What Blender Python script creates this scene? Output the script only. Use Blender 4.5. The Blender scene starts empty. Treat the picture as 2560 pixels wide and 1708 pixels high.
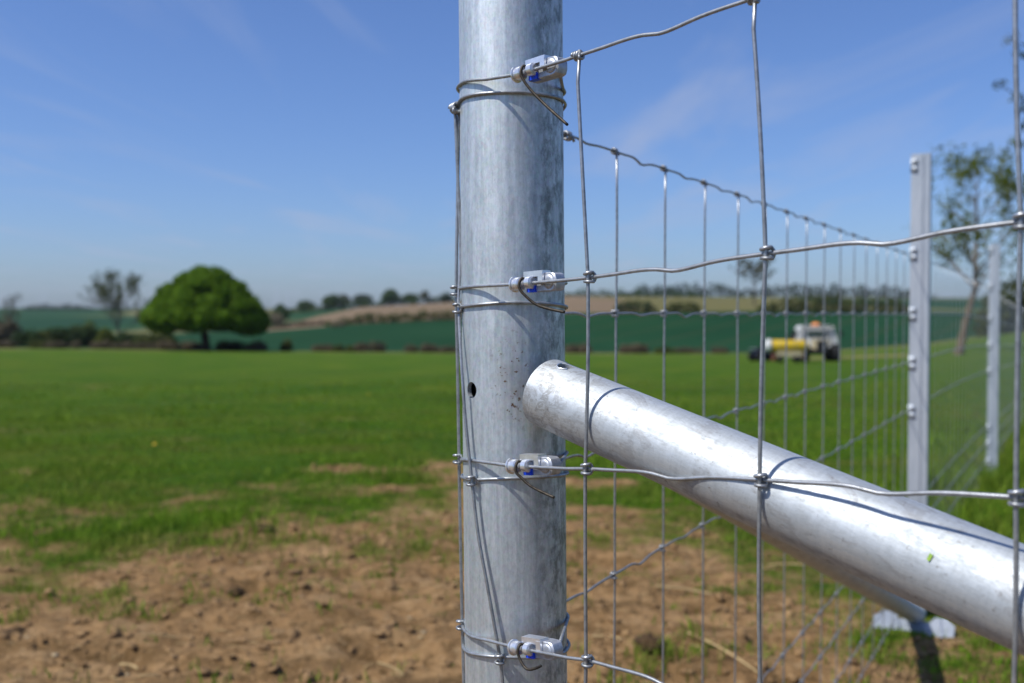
import bpy, bmesh, math, random
import numpy as np
from mathutils import Vector, Matrix, Quaternion, noise as mnoise

random.seed(7)
RNG = np.random.default_rng(7)
sc = bpy.context.scene
C = sc.collection
R = math.radians

# ------------------------------------------------------------------ camera
EYE = 0.95                      # eye height over the soil, metres
FOC = 2489.0                    # 35 mm lens on a 36 mm sensor, in photo pixels (2560 wide)
PITCH = math.atan(69.0 / FOC)   # looking slightly down
cam_d = bpy.data.cameras.new('camera')
cam = bpy.data.objects.new('camera', cam_d)
C.objects.link(cam)
cam.location = (0, 0, EYE)
cam.rotation_euler = (math.pi / 2 - PITCH, 0, 0)
cam_d.lens = 35.0
cam_d.sensor_width = 36.0
cam_d.clip_start = 0.02
cam_d.clip_end = 6000
cam_d.dof.use_dof = True
cam_d.dof.focus_distance = 0.755
cam_d.dof.aperture_fstop = 6.3
cam_d.dof.aperture_blades = 9
sc.camera = cam

# ------------------------------------------------------------------ light
SUN_AZ, SUN_EL = R(-115.0), R(54.0)      # azimuth from the view direction (+Y) towards +X
SUN = Vector((math.sin(SUN_AZ) * math.cos(SUN_EL), math.cos(SUN_AZ) * math.cos(SUN_EL), math.sin(SUN_EL)))
sl = bpy.data.lights.new('sun', 'SUN')
sl.energy = 5.0
sl.angle = R(0.53)
sl.color = (1.0, 0.965, 0.90)
so = bpy.data.objects.new('sun', sl)
C.objects.link(so)
so.location = (-6, -4, 12)
so.rotation_euler = SUN.to_track_quat('Z', 'Y').to_euler()

world = bpy.data.worlds.new('World')
sc.world = world
world.use_nodes = True
wn, wl = world.node_tree.nodes, world.node_tree.links
wn.clear()
sky = wn.new('ShaderNodeTexSky')
sky.sky_type = 'NISHITA'
sky.sun_disc = False
sky.sun_elevation = SUN_EL
sky.sun_rotation = SUN_AZ
sky.altitude = 0
sky.air_density = 1.0
sky.dust_density = 0.9
sky.ozone_density = 2.0
tc = wn.new('ShaderNodeTexCoord')
mp = wn.new('ShaderNodeMapping')                     # cirrus: noise on a flat layer high above, drawn out into streaks
sep = wn.new('ShaderNodeSeparateXYZ')
wl.new(tc.outputs['Generated'], sep.inputs[0])
mx = wn.new('ShaderNodeMath'); mx.operation = 'MAXIMUM'; mx.inputs[1].default_value = 0.02
wl.new(sep.outputs['Z'], mx.inputs[0])
dv = wn.new('ShaderNodeVectorMath'); dv.operation = 'DIVIDE'
cz = wn.new('ShaderNodeCombineXYZ')
for i in range(3):
    wl.new(mx.outputs[0], cz.inputs[i])
wl.new(tc.outputs['Generated'], dv.inputs[0]); wl.new(cz.outputs[0], dv.inputs[1])
mp.inputs['Rotation'].default_value = (0, 0, R(-62))
mp.inputs['Scale'].default_value = (0.95, 0.22, 0)
wl.new(dv.outputs[0], mp.inputs['Vector'])
cn = wn.new('ShaderNodeTexNoise')
cn.inputs['Scale'].default_value = 1.1
cn.inputs['Detail'].default_value = 7
cn.inputs['Roughness'].default_value = 0.55
cn.inputs['Distortion'].default_value = 0.7
wl.new(mp.outputs[0], cn.inputs['Vector'])
cr = wn.new('ShaderNodeMapRange')
cr.inputs[1].default_value = 0.51; cr.inputs[2].default_value = 0.85
cr.inputs[3].default_value = 0.0; cr.inputs[4].default_value = 0.65
wl.new(cn.outputs[0], cr.inputs[0])
cm = wn.new('ShaderNodeMix'); cm.data_type = 'RGBA'
cm.inputs['B'].default_value = (4.6, 5.2, 7.0, 1)
wl.new(cr.outputs[0], cm.inputs['Factor'])
wb = wn.new('ShaderNodeMix'); wb.data_type = 'RGBA'; wb.blend_type = 'MULTIPLY'      # the photograph's cool white balance
wb.inputs['Factor'].default_value = 1.0
wb.inputs['B'].default_value = (0.775, 0.985, 1.45, 1)
wl.new(sky.outputs[0], wb.inputs['A'])
wl.new(wb.outputs['Result'], cm.inputs['A'])
bg = wn.new('ShaderNodeBackground')
bg.inputs['Strength'].default_value = 0.093
wl.new(cm.outputs['Result'], bg.inputs['Color'])
wo = wn.new('ShaderNodeOutputWorld')
wl.new(bg.outputs[0], wo.inputs['Surface'])

vs = sc.view_settings
vs.view_transform = 'Standard'; vs.look = 'None'; vs.exposure = 0.0; vs.gamma = 1.0
vs.use_curve_mapping = False
sc.cycles.use_denoising = True
sc.cycles.max_bounces = 8
sc.cycles.sample_clamp_indirect = 8

# ------------------------------------------------------------------ helpers
def link(o, parent=None):
    C.objects.link(o)
    if parent is not None:
        o.parent = parent
    return o

def mesh_obj(name, verts, faces, m, parent=None, smooth=False, loc=None):
    me = bpy.data.meshes.new(name)
    me.from_pydata([tuple(v) for v in verts], [], faces)
    if smooth:
        me.polygons.foreach_set('use_smooth', [True] * len(me.polygons))
    if m is not None:
        me.materials.append(m)
    me.update()
    o = bpy.data.objects.new(name, me)
    link(o, parent)
    if loc is not None:
        o.location = loc
    return o

def tag(o, label=None, cat=None, group=None, kind=None):
    if label: o['label'] = label
    if cat: o['category'] = cat
    if group: o['group'] = group
    if kind: o['kind'] = kind
    return o

def empty(name, loc=(0, 0, 0), rz=0.0):
    o = bpy.data.objects.new(name, None)
    o.empty_display_size = 0.1
    C.objects.link(o)
    o.location = loc
    o.rotation_euler = (0, 0, rz)
    return o

class MB:
    """collects vertices and faces of one mesh"""
    def __init__(self):
        self.v, self.f, self.n = [], [], 0
    def add(self, verts, faces):
        b = len(self.v)
        self.v += [tuple(p) for p in verts]
        self.f += [tuple(b + i for i in q) for q in faces]
        return self
    def box(self, c, s, M=None):
        x, y, z = s[0] / 2, s[1] / 2, s[2] / 2
        vs_ = [Vector((sx * x, sy * y, sz * z)) for sz in (-1, 1) for sy in (-1, 1) for sx in (-1, 1)]
        if M is not None:
            vs_ = [M @ p for p in vs_]
        vs_ = [p + Vector(c) for p in vs_]
        return self.add(vs_, [(0, 2, 3, 1), (4, 5, 7, 6), (0, 1, 5, 4), (2, 6, 7, 3), (0, 4, 6, 2), (1, 3, 7, 5)])
    def tube(self, pts, rad, seg=8, cap=True):
        pts = [Vector(p) for p in pts]
        n = len(pts)
        if not hasattr(rad, '__len__'):
            rad = [rad] * n
        T = []
        for i in range(n):
            a, b = pts[max(i - 1, 0)], pts[min(i + 1, n - 1)]
            t = (b - a)
            T.append(t.normalized() if t.length > 1e-9 else Vector((0, 0, 1)))
        ref = Vector((0, 0, 1)) if abs(T[0].z) < 0.9 else Vector((1, 0, 0))
        N = (ref - T[0] * ref.dot(T[0])).normalized()
        verts = []
        for i in range(n):
            if i:
                q = T[i - 1].rotation_difference(T[i])
                N = q @ N
                N = (N - T[i] * N.dot(T[i])).normalized()
            B = T[i].cross(N)
            for k in range(seg):
                a = 2 * math.pi * k / seg
                verts.append(pts[i] + (N * math.cos(a) + B * math.sin(a)) * rad[i])
        faces = []
        for i in range(n - 1):
            for k in range(seg):
                k2 = (k + 1) % seg
                faces.append((i * seg + k, i * seg + k2, (i + 1) * seg + k2, (i + 1) * seg + k))
        if cap:
            faces.append(tuple(range(seg - 1, -1, -1)))
            faces.append(tuple((n - 1) * seg + k for k in range(seg)))
        return self.add(verts, faces)
    def lathe(self, prof, axis_o, axis_d, seg=20):
        """prof: (distance along axis, radius)"""
        d = Vector(axis_d).normalized()
        ref = Vector((0, 0, 1)) if abs(d.z) < 0.9 else Vector((1, 0, 0))
        N = (ref - d * ref.dot(d)).normalized(); B = d.cross(N)
        verts = []
        for a, r in prof:
            for k in range(seg):
                t = 2 * math.pi * k / seg
                verts.append(Vector(axis_o) + d * a + (N * math.cos(t) + B * math.sin(t)) * r)
        faces = []
        for i in range(len(prof) - 1):
            for k in range(seg):
                k2 = (k + 1) % seg
                faces.append((i * seg + k, i * seg + k2, (i + 1) * seg + k2, (i + 1) * seg + k))
        faces.append(tuple(range(seg - 1, -1, -1)))
        faces.append(tuple((len(prof) - 1) * seg + k for k in range(seg)))
        return self.add(verts, faces)
    def build(self, name, m, parent=None, smooth=True, loc=None):
        return mesh_obj(name, self.v, self.f, m, parent, smooth, loc)

def smooth_path(pts, sub=6):
    """Catmull-Rom through the points"""
    P = [Vector(p) for p in pts]
    out = []
    for i in range(len(P) - 1):
        p0, p1, p2, p3 = P[max(i - 1, 0)], P[i], P[i + 1], P[min(i + 2, len(P) - 1)]
        for k in range(sub):
            t = k / sub
            out.append(0.5 * ((2 * p1) + (p2 - p0) * t + (2 * p0 - 5 * p1 + 4 * p2 - p3) * t * t + (3 * p1 - p0 - 3 * p2 + p3) * t ** 3))
    out.append(P[-1])
    return out

# ------------------------------------------------------------------ materials
class NT:
    def __init__(self, name):
        self.m = bpy.data.materials.new(name)
        self.m.use_nodes = True
        self.n, self.l = self.m.node_tree.nodes, self.m.node_tree.links
        self.b = self.n['Principled BSDF']
        self.tc = self.n.new('ShaderNodeTexCoord')
    def set(self, **k):
        names = dict(rough='Roughness', metal='Metallic', spec='Specular IOR Level', color='Base Color', trans='Transmission Weight', sub='Subsurface Weight')
        for a, v in k.items():
            self.b.inputs[names[a]].default_value = v if a != 'color' else (*v, 1)
        return self
    def mapped(self, scale=(1, 1, 1), src='Object'):
        m = self.n.new('ShaderNodeMapping')
        m.inputs['Scale'].default_value = scale
        self.l.new(self.tc.outputs[src], m.inputs['Vector'])
        return m.outputs[0]
    def noise(self, scale, detail=4, rough=0.55, vec=None, dist=0.0, out=0):
        t = self.n.new('ShaderNodeTexNoise')
        t.inputs['Scale'].default_value = scale; t.inputs['Detail'].default_value = detail
        t.inputs['Roughness'].default_value = rough; t.inputs['Distortion'].default_value = dist
        self.l.new(vec if vec is not None else self.tc.outputs['Object'], t.inputs['Vector'])
        return t.outputs[out]
    def voronoi(self, scale, vec=None, out='Distance', feature='F1'):
        t = self.n.new('ShaderNodeTexVoronoi')
        t.feature = feature
        t.inputs['Scale'].default_value = scale
        self.l.new(vec if vec is not None else self.tc.outputs['Object'], t.inputs['Vector'])
        return t.outputs[out]
    def ramp(self, fac, stops, interp='LINEAR'):
        r = self.n.new('ShaderNodeValToRGB')
        r.color_ramp.interpolation = interp
        e = r.color_ramp.elements
        while len(e) < len(stops): e.new(0.5)
        for el, (p, c) in zip(e, stops):
            el.position = p
            el.color = (*c, 1) if hasattr(c, '__len__') else (c, c, c, 1)
        self.l.new(fac, r.inputs[0])
        return r.outputs[0]
    def mix(self, fac, a, b, mode='MIX'):
        x = self.n.new('ShaderNodeMix'); x.data_type = 'RGBA'; x.blend_type = mode
        for key, v in (('Factor', fac), ('A', a), ('B', b)):
            sock = [s for s in x.inputs if s.name == key and (s.type == 'RGBA' if key != 'Factor' else s.type == 'VALUE')][0]
            if hasattr(v, 'is_linked'): self.l.new(v, sock)
            elif key == 'Factor': sock.default_value = v
            else: sock.default_value = (*v, 1)
        return [s for s in x.outputs if s.type == 'RGBA'][0]
    def math(self, op, a, b=None, clamp=False):
        x = self.n.new('ShaderNodeMath'); x.operation = op; x.use_clamp = clamp
        for i, v in enumerate((a, b)):
            if v is None: continue
            if hasattr(v, 'is_linked'): self.l.new(v, x.inputs[i])
            else: x.inputs[i].default_value = v
        return x.outputs[0]
    def attr(self, name, out='Fac'):
        a = self.n.new('ShaderNodeAttribute'); a.attribute_name = name
        return a.outputs[out]
    def sepxyz(self, src='Object'):
        s = self.n.new('ShaderNodeSeparateXYZ'); self.l.new(self.tc.outputs[src], s.inputs[0]); return s.outputs
    def color(self, s): self.l.new(s, self.b.inputs['Base Color']); return self
    def roughness(self, s): self.l.new(s, self.b.inputs['Roughness']); return self
    def bump(self, h, strength=0.3, dist=0.01):
        b = self.n.new('ShaderNodeBump'); b.inputs['Strength'].default_value = strength; b.inputs['Distance'].default_value = dist
        self.l.new(h, b.inputs['Height']); self.l.new(b.outputs[0], self.b.inputs['Normal']); return self

def mat_galv_post():
    t = NT('galvanised_post').set(metal=0.88, spec=0.5)
    streak = t.noise(1, 6, 0.7, t.mapped((230, 230, 14)))
    cloud = t.math('ADD', t.math('MULTIPLY', t.noise(17, 5, 0.6, t.mapped((1, 1, 0.55)), 0.4), 0.6), t.math('MULTIPLY', t.noise(62, 5, 0.7, t.mapped((1, 1, 0.7))), 0.4))
    spang = t.voronoi(330, out='Color')
    base = t.ramp(cloud, [(0.36, (0.52, 0.575, 0.59)), (0.5, (0.65, 0.70, 0.71)), (0.64, (0.80, 0.845, 0.85))])
    base = t.mix(0.34, base, t.ramp(streak, [(0.36, (0.34, 0.38, 0.41)), (0.64, (0.84, 0.87, 0.88))]))
    fleck = t.noise(300, 5, 0.8, t.mapped((1, 1, 0.5)))
    base = t.mix(0.5, base, t.ramp(fleck, [(0.36, (0.62, 0.64, 0.66)), (0.58, (1, 1, 1))]), 'MULTIPLY')
    base = t.mix(0.05, base, spang, 'OVERLAY')
    # brown scuffs and lichen specks; wider speck cover also paints shade on the right
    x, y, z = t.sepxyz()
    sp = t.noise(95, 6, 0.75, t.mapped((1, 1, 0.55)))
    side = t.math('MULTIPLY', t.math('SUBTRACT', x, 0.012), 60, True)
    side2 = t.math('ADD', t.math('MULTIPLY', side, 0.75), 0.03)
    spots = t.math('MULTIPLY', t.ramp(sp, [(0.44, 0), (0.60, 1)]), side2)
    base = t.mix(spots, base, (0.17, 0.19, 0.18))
    sc_ = t.ramp(t.noise(40, 4, 0.6, t.mapped((1.6, 1.6, 0.22))), [(0.58, 0), (0.75, 0.38)])
    base = t.mix(sc_, base, (0.33, 0.32, 0.30))
    mud = t.ramp(t.noise(210, 3, 0.7), [(0.6, 0), (0.66, 1)])
    zz = t.math('SUBTRACT', 1.0, t.math('MULTIPLY', t.math('ABSOLUTE', t.math('SUBTRACT', z, 0.895)), 21), True)
    xx = t.math('SUBTRACT', 1.0, t.math('MULTIPLY', t.math('ABSOLUTE', t.math('SUBTRACT', x, -0.002)), 48), True)
    yy = t.math('LESS_THAN', y, 0)
    mm = t.math('MULTIPLY', t.math('MULTIPLY', t.math('MULTIPLY', zz, xx), mud), yy)
    base = t.mix(t.math('MULTIPLY', mm, 2.0, True), base, (0.15, 0.085, 0.04))
    haze = t.math('MULTIPLY', t.math('MULTIPLY', zz, xx), t.ramp(t.noise(60, 4), [(0.4, 0), (0.7, 0.5)]))
    base = t.mix(haze, base, (0.32, 0.26, 0.21))
    t.color(base)
    t.roughness(t.ramp(cloud, [(0.36, 0.62), (0.64, 0.52)]))
    t.bump(t.noise(140, 5, 0.6, t.mapped((1, 1, 0.4))), 0.12, 0.002)
    return t.m

def mat_galv_brace():
    t = NT('galvanised_brace').set(metal=0.75, spec=0.4)
    cloud = t.noise(22, 6, 0.65)
    rings = t.noise(1, 4, 0.6, t.mapped((60, 60, 420)))        # drawn marks round the tube (its axis is local z)
    streak = t.noise(1, 4, 0.6, t.mapped((110, 110, 14)))
    base = t.ramp(cloud, [(0.34, (0.44, 0.48, 0.495)), (0.66, (0.57, 0.61, 0.62))])
    base = t.mix(0.25, base, t.ramp(rings, [(0.3, (0.42, 0.44, 0.46)), (0.7, (0.78, 0.80, 0.82))]))
    base = t.mix(0.2, base, t.ramp(streak, [(0.3, (0.45, 0.47, 0.49)), (0.7, (0.75, 0.77, 0.79))]))
    pat = t.ramp(t.noise(42, 5, 0.65, t.mapped((1, 1, 0.6)), 0.9), [(0.56, 0), (0.60, 0.50), (0.66, 0.15)])
    base = t.mix(pat, base, (0.36, 0.355, 0.35))
    spk = t.ramp(t.noise(210, 4, 0.75), [(0.63, 0), (0.70, 0.8)])
    base = t.mix(spk, base, (0.22, 0.20, 0.18))
    t.color(base)
    x_, y_, z_ = t.sepxyz()
    nearj = t.math('SUBTRACT', 1.0, t.math('MULTIPLY', t.math('ABSOLUTE', t.math('SUBTRACT', z_, 0.085)), 18), True)
    base = t.mix(t.math('MULTIPLY', nearj, t.ramp(t.noise(70, 5, 0.7, None, 1.2), [(0.50, 0), (0.56, 0.75), (0.62, 0.1)])), base, (0.30, 0.29, 0.27))
    scr = t.ramp(t.noise(1, 3, 0.6, t.mapped((500, 500, 30)), 0.3), [(0.66, 0), (0.72, 0.8)])
    base = t.mix(t.math('MULTIPLY', scr, t.ramp(t.noise(14, 3), [(0.5, 0), (0.6, 1)])), base, (0.28, 0.28, 0.28))
    fine = t.noise(320, 5, 0.75, t.mapped((1, 1, 0.35)))
    base = t.mix(0.55, base, t.ramp(fine, [(0.35, (0.62, 0.62, 0.62)), (0.6, (1.0, 1.0, 1.0))]), 'MULTIPLY')
    t.color(base)
    t.roughness(t.ramp(t.math('ADD', t.math('MULTIPLY', fine, 0.6), t.math('MULTIPLY', cloud, 0.4)), [(0.36, 0.74), (0.62, 0.55)]))
    t.bump(fine, 0.10, 0.001)
    return t.m

def mat_wire():
    t = NT('galvanised_wire').set(metal=0.65, spec=0.5)
    n = t.noise(160, 4, 0.65)
    t.color(t.ramp(n, [(0.3, (0.22, 0.23, 0.24)), (0.7, (0.42, 0.435, 0.45))]))
    t.roughness(t.ramp(n, [(0.3, 0.48), (0.7, 0.34)]))
    t.bump(t.noise(500, 3), 0.15, 0.0005)
    return t.m

def mat_simple(name, c1, c2, scale, rough=0.8, metal=0.0, detail=5, bump=None, spec=0.3, aniso=(1, 1, 1)):
    t = NT(name).set(rough=rough, metal=metal, spec=spec)
    n = t.noise(scale, detail, 0.6, t.mapped(aniso))
    t.color(t.ramp(n, [(0.3, c1), (0.7, c2)]))
    if bump: t.bump(t.noise(scale * 2.5, 4), bump[0], bump[1])
    return t.m

def mat_leaf(name, c1, c2, trans=0.35, patchy=False):
    """leaf colour varies leaf by leaf (attribute 'rnd' on the mesh)"""
    t = NT(name).set(rough=0.65, spec=0.12)
    r = t.attr('rnd')
    col = t.ramp(r, [(0.0, c1), (1.0, c2)])
    if patchy:
        col = t.mix(t.ramp(t.noise(0.8, 6, 0.72, t.mapped((0.55, 2.2, 1)), 0.4), [(0.46, 0), (0.64, 0.75)]), col, (0.270, 0.235, 0.060))
        col = t.mix(t.ramp(t.noise(2.3, 4, 0.6), [(0.52, 0), (0.75, 0.6)]), col, (0.032, 0.085, 0.008))
    t.color(col)
    tr = t.n.new('ShaderNodeBsdfTranslucent')
    t.l.new(t.mix(0.5, col, (0.12, 0.17, 0.02)), tr.inputs['Color'])
    mx_ = t.n.new('ShaderNodeMixShader')
    mx_.inputs[0].default_value = trans
    t.l.new(t.b.outputs[0], mx_.inputs[1]); t.l.new(tr.outputs[0], mx_.inputs[2])
    out = [n for n in t.n if n.type == 'OUTPUT_MATERIAL'][0]
    t.l.new(mx_.outputs[0], out.inputs['Surface'])
    return t.m

def mat_ground():
    t = NT('soil_and_pasture').set(rough=0.95, spec=0.05)
    g = t.attr('grass'); far = t.attr('far'); dry = t.attr('dry')
    # soil
    n1 = t.noise(1.4, 6, 0.62); n2 = t.noise(22, 6, 0.7); n3 = t.noise(6, 4, 0.6)
    soil = t.ramp(n1, [(0.3, (0.300, 0.172, 0.074)), (0.55, (0.415, 0.252, 0.116)), (0.8, (0.500, 0.325, 0.160))])
    soil = t.mix(t.ramp(t.noise(34, 4, 0.6, t.mapped((1, 1.4, 1)), 0.3), [(0.56, 0), (0.68, 0.7)]), soil, (0.58, 0.395, 0.21))
    soil = t.mix(t.ramp(n2, [(0.36, 0.85), (0.52, 0)]), soil, (0.120, 0.070, 0.029))
    soil = t.mix(t.ramp(n3, [(0.52, 0), (0.75, 0.7)]), soil, (0.46, 0.310, 0.162))
    soil = t.mix(t.ramp(t.noise(3.2, 5, 0.7, t.mapped((1, 2.4, 1)), 0.6), [(0.40, 0.7), (0.54, 0)]), soil, (0.165, 0.098, 0.040))
    soil = t.mix(t.ramp(t.noise(70, 3, 0.7), [(0.62, 0), (0.70, 0.8)]), soil, (0.46, 0.35, 0.19))
    # pasture
    g1 = t.noise(0.35, 6, 0.65); g2 = t.noise(9, 5, 0.7); g3 = t.noise(0.06, 4, 0.6)
    gr = t.ramp(g1, [(0.3, (0.032, 0.088, 0.005)), (0.50, (0.064, 0.134, 0.006)), (0.70, (0.135, 0.172, 0.012))])
    gr = t.mix(t.ramp(g2, [(0.38, 0.6), (0.62, 0)]), gr, (0.026, 0.058, 0.009))
    gr = t.mix(t.ramp(g3, [(0.45, 0), (0.7, 0.5)]), gr, (0.075, 0.112, 0.010))
    gr = t.mix(t.ramp(t.noise(0.16, 5, 0.7, t.mapped((1, 2.6, 1)), 0.5), [(0.52, 0), (0.70, 0.55)]), gr, (0.100, 0.112, 0.020))
    patch = t.ramp(t.noise(0.55, 6, 0.7, t.mapped((1, 2.2, 1))), [(0.60, 0), (0.72, 0.85)])
    gr = t.mix(patch, gr, (0.25, 0.185, 0.075))
    gm = t.math('ADD', g, t.math('MULTIPLY', t.math('SUBTRACT', n2, 0.5), 1.3))
    col = t.mix(t.ramp(gm, [(0.35, 0), (0.85, 1)]), soil, gr)
    col = t.mix(dry, col, t.ramp(n3, [(0.3, (0.17, 0.13, 0.06)), (0.7, (0.29, 0.225, 0.115))]))
    t.color(col)
    h = t.math('ADD', t.noise(30, 7, 0.7), t.math('MULTIPLY', t.noise(7, 5, 0.6), 1.5))
    t.bump(h, 1.0, 0.038)
    return t.m

M = {}
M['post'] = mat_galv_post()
M['brace'] = mat_galv_brace()
M['wire'] = mat_wire()
M['tail'] = mat_simple('oiled_wire_end', (0.020, 0.018, 0.016), (0.085, 0.070, 0.052), 260, 0.55, 0.5)
M['zinc'] = mat_simple('bright_zinc', (0.66, 0.67, 0.69), (0.88, 0.88, 0.89), 120, 0.3, 0.75, spec=0.5, bump=(0.05, 0.001))
M['zinc_cast'] = mat_simple('cast_zinc', (0.32, 0.34, 0.38), (0.56, 0.58, 0.62), 160, 0.5, 0.65, spec=0.5, bump=(0.1, 0.002))
M['blue'] = mat_simple('blue_plastic', (0.004, 0.045, 0.62), (0.008, 0.07, 0.78), 60, 0.35, 0.0, spec=0.5)
M['fpost'] = mat_simple('galvanised_profile', (0.36, 0.40, 0.44), (0.55, 0.58, 0.61), 18, 0.5, 0.5, bump=(0.1, 0.003), spec=0.5, aniso=(1, 1, 0.25))
M['plate'] = mat_simple('galvanised_plate', (0.24, 0.27, 0.31), (0.36, 0.39, 0.43), 6, 0.55, 0.5, spec=0.5)
M['ground'] = mat_ground()
M['stone'] = mat_simple('pale_stone', (0.30, 0.22, 0.12), (0.46, 0.36, 0.22), 25, 0.95, spec=0.1)
M['clod'] = mat_simple('soil_clod', (0.140, 0.080, 0.035), (0.32, 0.200, 0.090), 30, 0.95, bump=(0.6, 0.02))
M['clod_dark'] = mat_simple('shade_toned_clod', (0.050, 0.028, 0.012), (0.12, 0.072, 0.030), 30, 0.95, bump=(0.8, 0.03))  # earth colour darkened to stand in for the shade of a hollow
M['straw'] = mat_simple('straw', (0.30, 0.21, 0.10), (0.46, 0.34, 0.17), 40, 0.85, spec=0.1)
M['bark'] = mat_simple('bark', (0.022, 0.018, 0.013), (0.065, 0.052, 0.038), 6, 0.95, bump=(0.6, 0.05), aniso=(1, 1, 0.25))
M['bark_tan'] = mat_simple('pale_bark', (0.10, 0.075, 0.05), (0.20, 0.15, 0.105), 5, 0.95, bump=(0.6, 0.05), aniso=(1, 1, 0.25))
M['twig'] = mat_simple('grey_twigs', (0.065, 0.055, 0.045), (0.12, 0.10, 0.082), 4, 0.95)
M['grass'] = mat_leaf('grass_blades', (0.055, 0.160, 0.006), (0.240, 0.360, 0.028), 0.40, True)
M['oak'] = mat_leaf('oak_leaves', (0.048, 0.125, 0.002), (0.130, 0.225, 0.004), 0.36)
M['hedge'] = mat_leaf('hedge_leaves', (0.010, 0.026, 0.007), (0.030, 0.058, 0.012), 0.2)
M['hedge_olive'] = mat_leaf('olive_leaves', (0.035, 0.045, 0.010), (0.090, 0.100, 0.022), 0.25)
M['yellow_leaf'] = mat_leaf('yellow_green_leaves', (0.070, 0.095, 0.010), (0.140, 0.150, 0.018), 0.35)
M['ridge'] = mat_leaf('ridge_leaves', (0.028, 0.064, 0.020), (0.070, 0.112, 0.036), 0.3)
M['willow'] = mat_leaf('spring_leaves', (0.075, 0.110, 0.012), (0.180, 0.195, 0.030), 0.4)
M['bare'] = mat_leaf('budding_leaves', (0.050, 0.052, 0.030), (0.100, 0.098, 0.055), 0.2)
M['budding'] = mat_leaf('olive_buds', (0.045, 0.055, 0.022), (0.100, 0.110, 0.045), 0.25)
M['bramble'] = mat_leaf('bramble_stems', (0.060, 0.050, 0.032), (0.145, 0.112, 0.068), 0.15)
M['hazy'] = mat_leaf('haze_tinted_leaves', (0.042, 0.066, 0.050), (0.075, 0.102, 0.074), 0.25)  # bluish air haze put into the leaf colour
M['pale_leaf'] = mat_leaf('pale_blossom', (0.14, 0.12, 0.07), (0.24, 0.20, 0.13), 0.2)
M['crop'] = mat_simple('young_crop', (0.0075, 0.038, 0.016), (0.0115, 0.047, 0.020), 0.05, 0.95, spec=0.02, aniso=(1, 1, 1))
def mat_crop():
    t = NT('young_crop').set(rough=0.95, spec=0.02)
    n = t.noise(0.03, 5, 0.6)
    col = t.ramp(n, [(0.3, (0.0080, 0.040, 0.0165)), (0.7, (0.0135, 0.052, 0.0215))])
    w = t.n.new('ShaderNodeTexWave'); w.wave_type = 'BANDS'; w.bands_direction = 'X'
    w.inputs['Scale'].default_value = 0.026; w.inputs['Distortion'].default_value = 0.6; w.inputs['Detail'].default_value = 1
    mp_ = t.n.new('ShaderNodeMapping'); mp_.inputs['Rotation'].default_value = (0, 0, 0.5)
    t.l.new(t.tc.outputs['Object'], mp_.inputs['Vector']); t.l.new(mp_.outputs[0], w.inputs['Vector'])
    col = t.mix(t.ramp(w.outputs[0], [(0.93, 0), (0.985, 0.45)]), col, (0.040, 0.050, 0.022))       # tramlines
    col = t.mix(t.ramp(t.noise(0.012, 4, 0.6), [(0.5, 0), (0.75, 0.5)]), col, (0.020, 0.060, 0.018))
    return t.color(col).m
M['crop'] = mat_crop()
def mat_plough():
    t = NT('ploughed_earth').set(rough=0.95, spec=0.05)
    col = t.ramp(t.noise(0.03, 5, 0.6, t.mapped((1, 4, 1))), [(0.3, (0.140, 0.100, 0.062)), (0.7, (0.205, 0.150, 0.092))])
    x, y, z = t.sepxyz()
    k = t.math('ADD', t.math('MULTIPLY', x, 0.012), t.noise(0.02, 4, 0.6))          # the strip turns to rough olive pasture on the right
    col = t.mix(t.ramp(k, [(0.95, 0), (1.25, 0.85)]), col, (0.115, 0.112, 0.036))
    return t.color(col).m
M['plough'] = mat_plough()
def mat_hill():
    t = NT('far_fields').set(rough=0.95, spec=0.1)
    n = t.noise(0.006, 3, 0.5, t.mapped((1, 0.6, 1)))
    t.color(t.ramp(n, [(0.36, (0.010, 0.044, 0.017)), (0.50, (0.017, 0.056, 0.018)), (0.54, (0.16, 0.145, 0.055)), (0.60, (0.20, 0.165, 0.08)), (0.64, (0.06, 0.11, 0.03))]))
    return t.m
M['hill'] = mat_hill()
M['white'] = mat_simple('white_paint', (0.48, 0.48, 0.46), (0.64, 0.64, 0.62), 3, 0.5)
M['yellow'] = mat_simple('yellow_paint', (0.46, 0.30, 0.015), (0.60, 0.41, 0.025), 3, 0.5)
M['navy'] = mat_simple('navy_paint', (0.012, 0.018, 0.06), (0.03, 0.04, 0.11), 2, 0.4)
M['black'] = mat_simple('tyre_rubber', (0.010, 0.010, 0.011), (0.025, 0.025, 0.026), 8, 0.85)
M['glass'] = mat_simple('dark_glass', (0.015, 0.03, 0.03), (0.03, 0.05, 0.05), 1, 0.08, spec=0.6)
M['amber'] = mat_simple('amber_lens', (0.55, 0.16, 0.03), (0.75, 0.25, 0.05), 5, 0.35)
M['rust'] = mat_simple('red_oxide', (0.16, 0.05, 0.03), (0.25, 0.09, 0.05), 6, 0.7)
M['steel'] = mat_simple('grey_steel', (0.20, 0.21, 0.22), (0.33, 0.34, 0.35), 6, 0.5, 0.4)
M['cream'] = mat_simple('cream_paint', (0.40, 0.34, 0.20), (0.52, 0.44, 0.27), 3, 0.6)
M['green_bit'] = mat_simple('fresh_grass_bit', (0.16, 0.30, 0.03), (0.30, 0.45, 0.07), 200, 0.6)

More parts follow.
